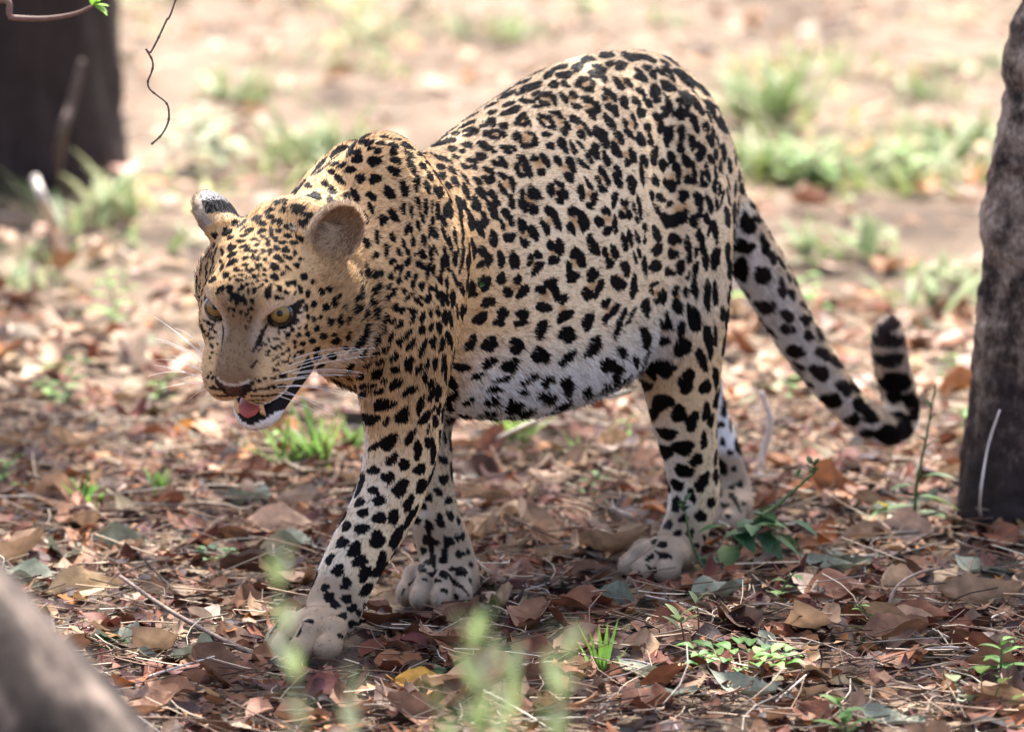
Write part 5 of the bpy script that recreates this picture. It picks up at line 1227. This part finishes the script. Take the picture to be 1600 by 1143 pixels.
def copy_plant(src, loc, rz, sc, label, group=None):
    c = src.copy(); COL.objects.link(c); c.location = loc; c.rotation_euler = (0, 0, rz); c.scale = (sc, sc, sc); c['label'] = label
    if group: c['group'] = group
    for ch in src.children:
        k = ch.copy(); COL.objects.link(k); k.parent = c
    return c
pr = random.Random(9)
GREENS = [(.10, .20, .035), (.14, .25, .05), (.075, .15, .035), (.18, .27, .07)]
def tuft(base, n, L, W, spread, label, name='grass_tuft', cols=GREENS, group=None, lean=(0, 0), droop=.25, foot=.006):
    lv = []
    for k in range(n):
        a = pr.uniform(0, 6.28); e = pr.uniform(.2, 1)*spread
        d = (math.cos(a)*e+lean[0], math.sin(a)*e+lean[1], 1.0)
        v, f = blade_vf(base+np.array([pr.gauss(0, foot), pr.gauss(0, foot), 0]), d, L*pr.uniform(.55, 1.1), W*pr.uniform(.7, 1.2), droop*pr.uniform(.4, 1.5))
        lv.append((v, f, pr.choice(cols)))
    return build_plant(name, base, [], lv, label, 'grass', group)
def weed(base, top, n, L, W, label, name='leafy_weed', cols=GREENS, group=None, cat='weed', spread=.9, bare=.15, tipcol=None, r0=.0022, droop=.3):
    """stem from base to top with leaves along it"""
    base = np.array(base); top = np.array(top)
    t = np.linspace(0, 1, 14)[:, None]; side = np.array([pr.gauss(0, .02), pr.gauss(0, .02), 0]); P = base+(top-base)*t+side*np.sin(t*math.pi)
    st = [tube(P, np.linspace(r0, r0*.5, 14), 6)]; lv = []
    for k in range(n):
        u = bare+(1-bare)*(k+.5)/n; p = base+(top-base)*u+side*math.sin(u*math.pi); a = k*2.4+pr.uniform(-.4, .4)
        d = np.array([math.cos(a)*spread, math.sin(a)*spread, pr.uniform(.1, .6)])
        v, f = oval_vf(p, d, L*pr.uniform(.7, 1.1)*(1.1-.5*u), W*pr.uniform(.8, 1.1)*(1.1-.5*u), droop=droop); lv.append((v, f, pr.choice(cols)))
    return build_plant(name, base, st, lv, label, cat, group)
Gd = lambda px, py: ground_at(px, py)*np.array([1, 1, 0])
DK = [(.045, .10, .04), (.065, .13, .05), (.06, .12, .055), (.10, .17, .06)]
# dark leafy weed in front of the near hind foot, with a long side stem
b0 = Gd(1138, 902); Yb = b0[1]
stems = []; lv = []
main = smooth_path([b0, cam_at(1152, 862, Yb-.01), cam_at(1178, 815, Yb), cam_at(1215, 788, Yb+.02), cam_at(1272, 738, Yb+.03)], 24); stems.append(tube(main, np.linspace(.0042, .0018, 24), 7))
s2 = smooth_path([b0, cam_at(1100, 885, Yb-.02), cam_at(1080, 845, Yb-.03), cam_at(1071, 800, Yb-.03)], 16); stems.append(tube(s2, np.linspace(.0025, .0014, 16), 6))
for k in range(20):
    px, py = 1170+pr.gauss(0, 24), 826+pr.gauss(0, 13); p = cam_at(px, py, Yb+pr.uniform(-.03, .02)); a = pr.uniform(0, 6.28)
    v, f = oval_vf(p, (math.cos(a), math.sin(a)*.8-.3, pr.uniform(-.3, .35)), pr.uniform(.034, .052), pr.uniform(.011, .016), droop=.3); lv.append((v, f, pr.choice(DK)))
for px, py, dx, dz, L in ((1130, 822, -1, .1, .035), (1205, 836, 1, -.35, .04), (1190, 800, .5, .6, .028), (1065, 868, -.5, -.4, .035), (1085, 866, .6, -.5, .035), (1062, 884, -.6, -.6, .03), (1098, 872, .8, .1, .03)):
    v, f = oval_vf(cam_at(px, py, Yb-.02), (dx, -.3, dz), L, .010, droop=.3); lv.append((v, f, pr.choice(DK)))
for cx, cy, n, s in ((1071, 792, 8, .9), (1271, 735, 9, .8), (1245, 752, 5, .6)):
    for k in range(n):
        a = k*2.4; p = cam_at(cx+pr.gauss(0, 3), cy+pr.uniform(-12, 10), Yb-.02); v, f = oval_vf(p, (math.cos(a), math.sin(a)-.2, .9), .018*s, .0055*s, droop=.1); lv.append((v, f, pr.choice([(.10, .15, .06), (.13, .18, .07), (.07, .12, .045)])))
build_plant('leafy_weed', b0, stems, lv, 'dark green leafy weed standing in front of the near hind foot', 'weed')
# two seedlings
for bx, by, tx, ty, n, lab in ((1068, 1036, 1062, 962, 5, 'seedling with four grey-green leaves right of centre, the lower of two'), (1087, 1030, 1089, 940, 2, 'thin seedling with one round tip leaf, the taller of two')):
    b0 = Gd(bx, by); tp = cam_at(tx, ty, b0[1]); P = smooth_path([b0, (b0+tp)/2+np.array([.003, 0, 0]), tp], 10); lv = []
    for k in range(n):
        a = k*2.2; v, f = oval_vf(tp-np.array([0, 0, .004*k]), (math.cos(a), math.sin(a)*.6-.3, .75 if n > 2 else 1.2), .030 if n > 2 else .024, .0090, droop=.15); lv.append((v, f, [(.16, .20, .10), (.20, .24, .11)][k % 2]))
    build_plant('seedling', b0, [tube(P, np.linspace(.0014, .0009, 10), 6)], lv, lab, 'seedling', stem_col=(.16, .10, .06))
# grass tuft in front, sharp
b0 = Gd(940, 1070); lv = []
for tx, ty, c in ((905, 975, (.16, .28, .05)), (925, 992, (.12, .24, .045)), (947, 978, (.14, .28, .05)), (960, 975, (.13, .26, .05)), (975, 1015, (.24, .30, .06)), (915, 1010, (.16, .27, .06)), (955, 1000, (.10, .2, .04)), (935, 985, (.15, .27, .05))):
    tpp = cam_at(940+(tx-940)*1.25, 1060+(ty-1060)*1.2, b0[1]+pr.uniform(-.03, .03)); d = tpp-b0; v, f = blade_vf(b0+np.array([pr.gauss(0, .003), pr.gauss(0, .003), 0]), d, np.linalg.norm(d), .0040, .06); lv.append((v, f, c))
build_plant('grass_tuft', b0, [], lv, 'small sharp green grass tuft at the bottom centre', 'grass')
# low rosette plant
b0 = Gd(1160, 1068); lv = []
for k in range(34):
    a = k*2.4; r = .010+.042*math.sqrt(k/34); r *= 1.25; p = b0+np.array([math.cos(a)*r, math.sin(a)*r*.8, .026+.016*pr.random()]); v, f = oval_vf(p, (math.cos(a), math.sin(a), .55), pr.uniform(.018, .030), pr.uniform(.007, .010), droop=.4, fold=.4); lv.append((v, f, pr.choice([(.10, .21, .05), (.16, .29, .07), (.07, .15, .045)])))
build_plant('rosette_plant', b0, [], lv, 'low rosette of small crinkled green leaves on the litter', 'plant')
# plants at the lower right
weed(Gd(1310, 1165), Gd(1310, 1165)+np.array([0, .01, .055]), 11, .055, .011, 'blurred green plant cut by the bottom edge', cols=[(.06, .14, .03), (.09, .18, .04)], spread=.7)
weed(Gd(1565, 1085), Gd(1565, 1085)+np.array([.0, .0, .07]), 12, .060, .010, 'bright green leafy weed low at the right edge', cols=[(.08, .17, .04), (.12, .22, .05)])
b0 = Gd(1530, 1128); lv = []; st = []
for dx, dy, h in ((-.030, .0, .05), (.0, -.01, .062), (.025, .01, .045), (-.012, -.02, .03), (.04, -.01, .03)):
    tpp = b0+np.array([dx, dy, h]); st.append(tube(np.array([b0, (b0+tpp)/2+[.003, 0, 0], tpp]), [.001, .0009, .0008], 5)); v, f = oval_vf(tpp, (dx*10+.1, -.5, .5), .024, .010, droop=.2, point=1.); lv.append((v, f, pr.choice([(.34, .40, .24), (.20, .30, .10), (.40, .44, .32)])))
build_plant('round_leaf_plant', b0, st, lv, 'small plant with pale round leaves in the lower right corner', 'plant')
# tall weed by the right tree
b0 = Gd(1428, 838); tp = cam_at(1462, 600, b0[1]); P = smooth_path([b0, cam_at(1432, 760, b0[1]), cam_at(1446, 690, b0[1]), tp], 20); lv = []
for px, py, dx, dz, L, W in ((1432, 790, -1, .1, .075, .011), (1436, 775, 1, -.1, .06, .012), (1432, 800, -.8, -.2, .06, .010), (1440, 745, .8, .3, .05, .009), (1436, 760, -.9, .3, .05, .009), (1434, 800, .9, .0, .055, .012), (1446, 700, .6, .7, .035, .006), (1446, 690, -.6, .7, .03, .006), (1452, 660, .5, .9, .025, .005), (1456, 640, -.4, .9, .025, .005), (1460, 620, .4, 1., .02, .004), (1436, 810, .3, .2, .05, .012)):
    v, f = oval_vf(cam_at(px, py, b0[1]), (dx, pr.uniform(-.5, .3), dz), L, W, droop=.3); lv.append((v, f, pr.choice([(.10, .17, .06), (.13, .21, .06), (.07, .14, .05)])))
v, f = oval_vf(cam_at(1385, 792, b0[1]), (-.3, -.2, .3), .02, .008); lv.append((v, f, (.45, .34, .03)))
build_plant('tall_weed', b0, [tube(P, np.linspace(.003, .0012, 20), 6)], lv, 'tall thin weed with long leaves beside the right tree', 'weed')
# small forb with pale flower heads left of the front paw
b0 = Gd(338, 895); lv = []; st = []
for k in range(12):
    a = k*2.4; v, f = oval_vf(b0+np.array([math.cos(a)*.014, math.sin(a)*.014, .02+.012*pr.random()]), (math.cos(a), math.sin(a), .5), .020, .007, droop=.3); lv.append((v, f, pr.choice([(.10, .20, .07), (.06, .13, .06), (.15, .26, .09)])))
build_plant('small_forb', b0, [], lv, 'small bluish green forb left of the near front leg', 'plant')
# grasses and weeds of the middle ground
tuft(Gd(495, 738), 34, .145, .0052, .8, 'bright green grass tuft behind the near front leg', cols=[(.15, .25, .06), (.19, .28, .08), (.11, .19, .05)], lean=(-.15, -.1))
tuft(Gd(452, 745), 16, .125, .0050, .9, 'bright green grass blades low under the chin', cols=[(.16, .25, .07), (.12, .21, .05)], lean=(-.3, 0))
tuft(Gd(805, 702), 28, .10, .0048, .9, 'green grass tuft seen under the belly', cols=[(.20, .32, .07), (.26, .36, .10)])
tuft(Gd(900, 718), 9, .06, .0035, .9, 'short green grass seen under the belly before the hind leg', cols=[(.18, .28, .07), (.24, .33, .10)])
tuft(Gd(135, 798), 12, .07, .0046, .7, 'short bright grass sprout at the left between fallen leaves', cols=[(.15, .30, .05), (.12, .26, .05)])
tuft(Gd(255, 788), 12, .08, .0042, .6, 'short grass sprout right of the folded light brown leaf', cols=[(.12, .25, .05), (.15, .28, .06)])
tuft(Gd(745, 598), 10, .10, .004, .8, 'thin grass tuft far under the belly', cols=[(.2, .3, .08)])
tuft(Gd(725, 985), 8, .05, .0028, .7, 'few short blades by the far front paw', cols=[(.14, .22, .07), (.2, .26, .1)])
weed(Gd(165, 520), Gd(165, 520)+np.array([0, 0, .10]), 9, .06, .013, 'low green weed in the left middle ground', cols=[(.12, .24, .05), (.16, .28, .07)])
weed(Gd(140, 650), Gd(140, 650)+np.array([0, 0, .09]), 10, .05, .012, 'dark green weed at the left below the pale weed', cols=[(.06, .13, .03), (.09, .18, .04)])
weed(Gd(1135, 490), Gd(1135, 490)+np.array([.01, 0, .10]), 8, .07, .018, 'bright green leaves just behind the tail root', cols=[(.12, .28, .04), (.16, .33, .06)])
weed(Gd(1255, 500), Gd(1255, 500)+np.array([0, 0, .08]), 6, .06, .015, 'green leaf plant behind the middle of the tail', cols=[(.08, .22, .03), (.13, .28, .05)])
weed(Gd(935, 790), Gd(935, 790)+np.array([0, 0, .045]), 7, .040, .009, 'small dark green weed under the belly left of the hind foot', cols=[(.05, .11, .03), (.08, .15, .04)])
tuft(Gd(548, 712), 14, .09, .0045, .9, 'low bright grass close beside the near front leg', cols=[(.17, .26, .08), (.13, .22, .06)])
for px, py, wh in ((110, 612, 'at the far left'), (60, 646, 'at the left edge'), (205, 462, 'left of the face'), (372, 716, 'below the chin'), (1232, 640, 'under the tail'), (1482, 604, 'left of the right tree'), (1352, 560, 'below the tail curl'), (985, 706, 'before the near hind leg'), (1498, 692, 'close to the right tree foot'), (262, 640, 'left of the chin'), (30, 770, 'above the leaning trunk'), (1240, 960, 'right of the two seedlings'), (1335, 1010, 'right of the low rosette')):
    b0 = Gd(px, py); weed(b0, b0+np.array([0, 0, .055]), 6, .038, .009, 'small green sprout %s' % wh, name='green_sprout', cat='sprout', cols=[(.12, .24, .05), (.17, .30, .07), (.09, .18, .04)], group='small green sprouts')
b0 = Gd(742, 700); p2 = cam_at(887, 637, .80); p3 = cam_at(984, 611, .62)
v, f = tube(smooth_path([b0, p2, p3], 14), np.linspace(.003, .004, 14), 6); v2 = (v-b0)*1.0
o = link('dry_grass_blade', mesh_vf('dry_grass_blade', v-b0, f, m_straw, True, np.tile(np.array([.66, .58, .44]), (len(v), 1))), loc=b0); tag(o, 'pale dry grass stem slanting up under the belly', 'grass')
# blurred background plants
bgt = [(500, 262, 26, .22), (470, 250, 16, .2), (380, 155, 22, .16), (150, 350, 18, .2), (145, 345, 10, .26), (1205, 190, 30, .30), (1170, 185, 16, .22), (1215, 275, 22, .20), (1180, 290, 26, .22), (1260, 285, 22, .20), (1320, 290, 20, .18),
       (1370, 275, 20, .18), (1430, 270, 20, .2), (1500, 235, 18, .2), (1540, 280, 18, .2), (1390, 300, 14, .15), (1310, 400, 14, .13), (1330, 390, 10, .13), (1470, 470, 14, .14), (1500, 440, 14, .12), (215, 60, 8, .13), (215, 5, 8, .12), (450, 100, 8, .10), (770, 60, 14, .13), (760, 45, 10, .12), (1040, 40, 8, .1), (1300, 110, 10, .12), (1440, 155, 12, .14), (1570, 120, 12, .14), (60, 420, 10, .12), (30, 450, 10, .12), (250, 380, 8, .12), (620, 60, 8, .1), (1090, 380, 10, .12)]
for i, (px, py, n, L) in enumerate(bgt):
    side = 'left' if px < 600 else ('middle' if px < 1100 else 'right')
    depth = 'far' if py < 200 else 'nearer'
    zone = 'by the dark trunk' if px < 300 else ('above the head' if px < 600 else ('above the back' if px < 1100 else ('just behind the rump' if px < 1240 else ('midway to the right tree' if px < 1400 else 'close to the right tree'))))
    tuft(Gd(px, py), int(n*1.5), L*.9, .0095, 1.3, 'blurred green grass tuft in the %s %s background %s' % (depth, side, zone), foot=.055, droop=.4, cols=[(.15, .20, .08), (.20, .24, .11), (.12, .17, .06), (.28, .29, .16)], group='%s grass tufts in the %s background %s' % (depth, side, zone))
bz = random.Random(33)
for i in range(34):
    px, py = bz.uniform(190, 1500), bz.uniform(10, 330)
    if 560 < px < 1150 and py > 60: continue
    dry = i % 3 == 0; side = 'left' if px < 600 else 'right'; dep = 'far' if py < 170 else 'nearer'
    tuft(Gd(px, py), bz.randint(7, 14), bz.uniform(.08, .15), .0085, 1.4, '%s low grass scattered in the %s %s background' % ('straw-coloured' if dry else 'yellow-green', dep, side), foot=.07, droop=.4,
         cols=[(.40, .32, .17), (.32, .26, .14)] if dry else [(.22, .25, .07), (.17, .22, .06), (.28, .29, .10)], group='%s low grass in the %s %s background' % ('straw-coloured' if dry else 'yellow-green', dep, side))
for i, (px, py) in enumerate(((330, 245), (300, 250), (270, 262), (345, 268), (1240, 300), (1300, 300), (1410, 300), (575, 95), (900, 40))):
    b0 = Gd(px, py); side = 'left' if px < 600 else 'right'
    weed(b0, b0+np.array([0, 0, .10]), 10, .09, .022, 'pale broad-leaved weed blurred in the %s background' % side, cols=[(.30, .34, .22), (.22, .28, .14), (.34, .36, .26)] if px < 400 else [(.14, .24, .06), (.2, .28, .1)], group='broad-leaved weeds in the %s background' % side)
# blurred sprigs close to the viewer
FG = [(.27, .34, .15), (.33, .40, .21), (.22, .29, .12), (.38, .42, .27)]
def spray(name, base, tips, label):
    st = []; V = []; F = []; C = []; o_ = 0; root = link(name, None, loc=base); tag(root, label, 'sprig')
    for tp, n, L in tips:
        P = smooth_path([base, base+(tp-base)*.5+np.array([0, .0, .02]), tp], 16); st.append(tube(P, np.linspace(.0022, .0010, 16), 6))
        for k in range(n):
            u = .25+.75*k/n; q = P[min(15, int(u*15))]; d = (tp-base)/np.linalg.norm(tp-base); a = k*2.4
            s = np.array([math.cos(a), math.sin(a), .2]); v, f = oval_vf(q, d*1.0+s*.42, L*1.25*pr.uniform(.7, 1.2), L*.13, droop=.1, n=4); V.append(v); F.append(f+o_); o_ += len(v); C.append(np.tile(np.array(pr.choice(FG)), (len(v), 1)))
    v, f = join_vf(st); link('stem', mesh_vf('stem', v-base, f, m_green, True, np.tile(np.array((.30, .36, .20)), (len(v), 1))), root)
    lf = link('foliage', np_mesh('foliage', np.concatenate(V)-base, np.concatenate(F), m_green, True, np.concatenate(C)), root)
YS = -2.5
b0 = cam_at(600, 1500, YS); b0[2] = 0
spray('foreground_sprig', b0, [(cam_at(425, 848, YS), 30, .036), (cam_at(545, 1040, YS+.05), 22, .036)], 'blurred green sprig in front of the near front paw')
b0 = cam_at(770, 1480, YS); b0[2] = 0
spray('foreground_sprig', b0, [(cam_at(890, 975, YS), 40, .042), (cam_at(740, 960, YS+.04), 48, .045), (cam_at(800, 1010, YS), 26, .042), (cam_at(690, 1070, YS-.03), 18, .042)], 'blurred green bushy sprig at the bottom centre')
# thin twig with a fresh leaf tip reaching in from the left
b0 = np.array([-1.25, .35, 0.]); P = smooth_path([b0, b0+np.array([.02, 0, .45]), cam_at(-60, 24, .35), cam_at(20, 28, .35), cam_at(70, 29, .35), cam_at(115, 22, .35), cam_at(146, 9, .35)], 40)
lv = []
for k, (dx, dz) in enumerate(((.7, .6), (.9, -.5), (.2, .9), (1., .1), (.6, -.2))):
    v, f = oval_vf(P[-1], (dx, -.3, dz), .022, .007, droop=.1); lv.append((v, f, (.22, .40, .05)))
build_plant('sapling', b0, [tube(P, np.linspace(.006, .0022, 40), 7)], lv, 'thin brown twig with fresh green leaf tip at the upper left corner', 'sapling', stem_col=(.22, .14, .11))
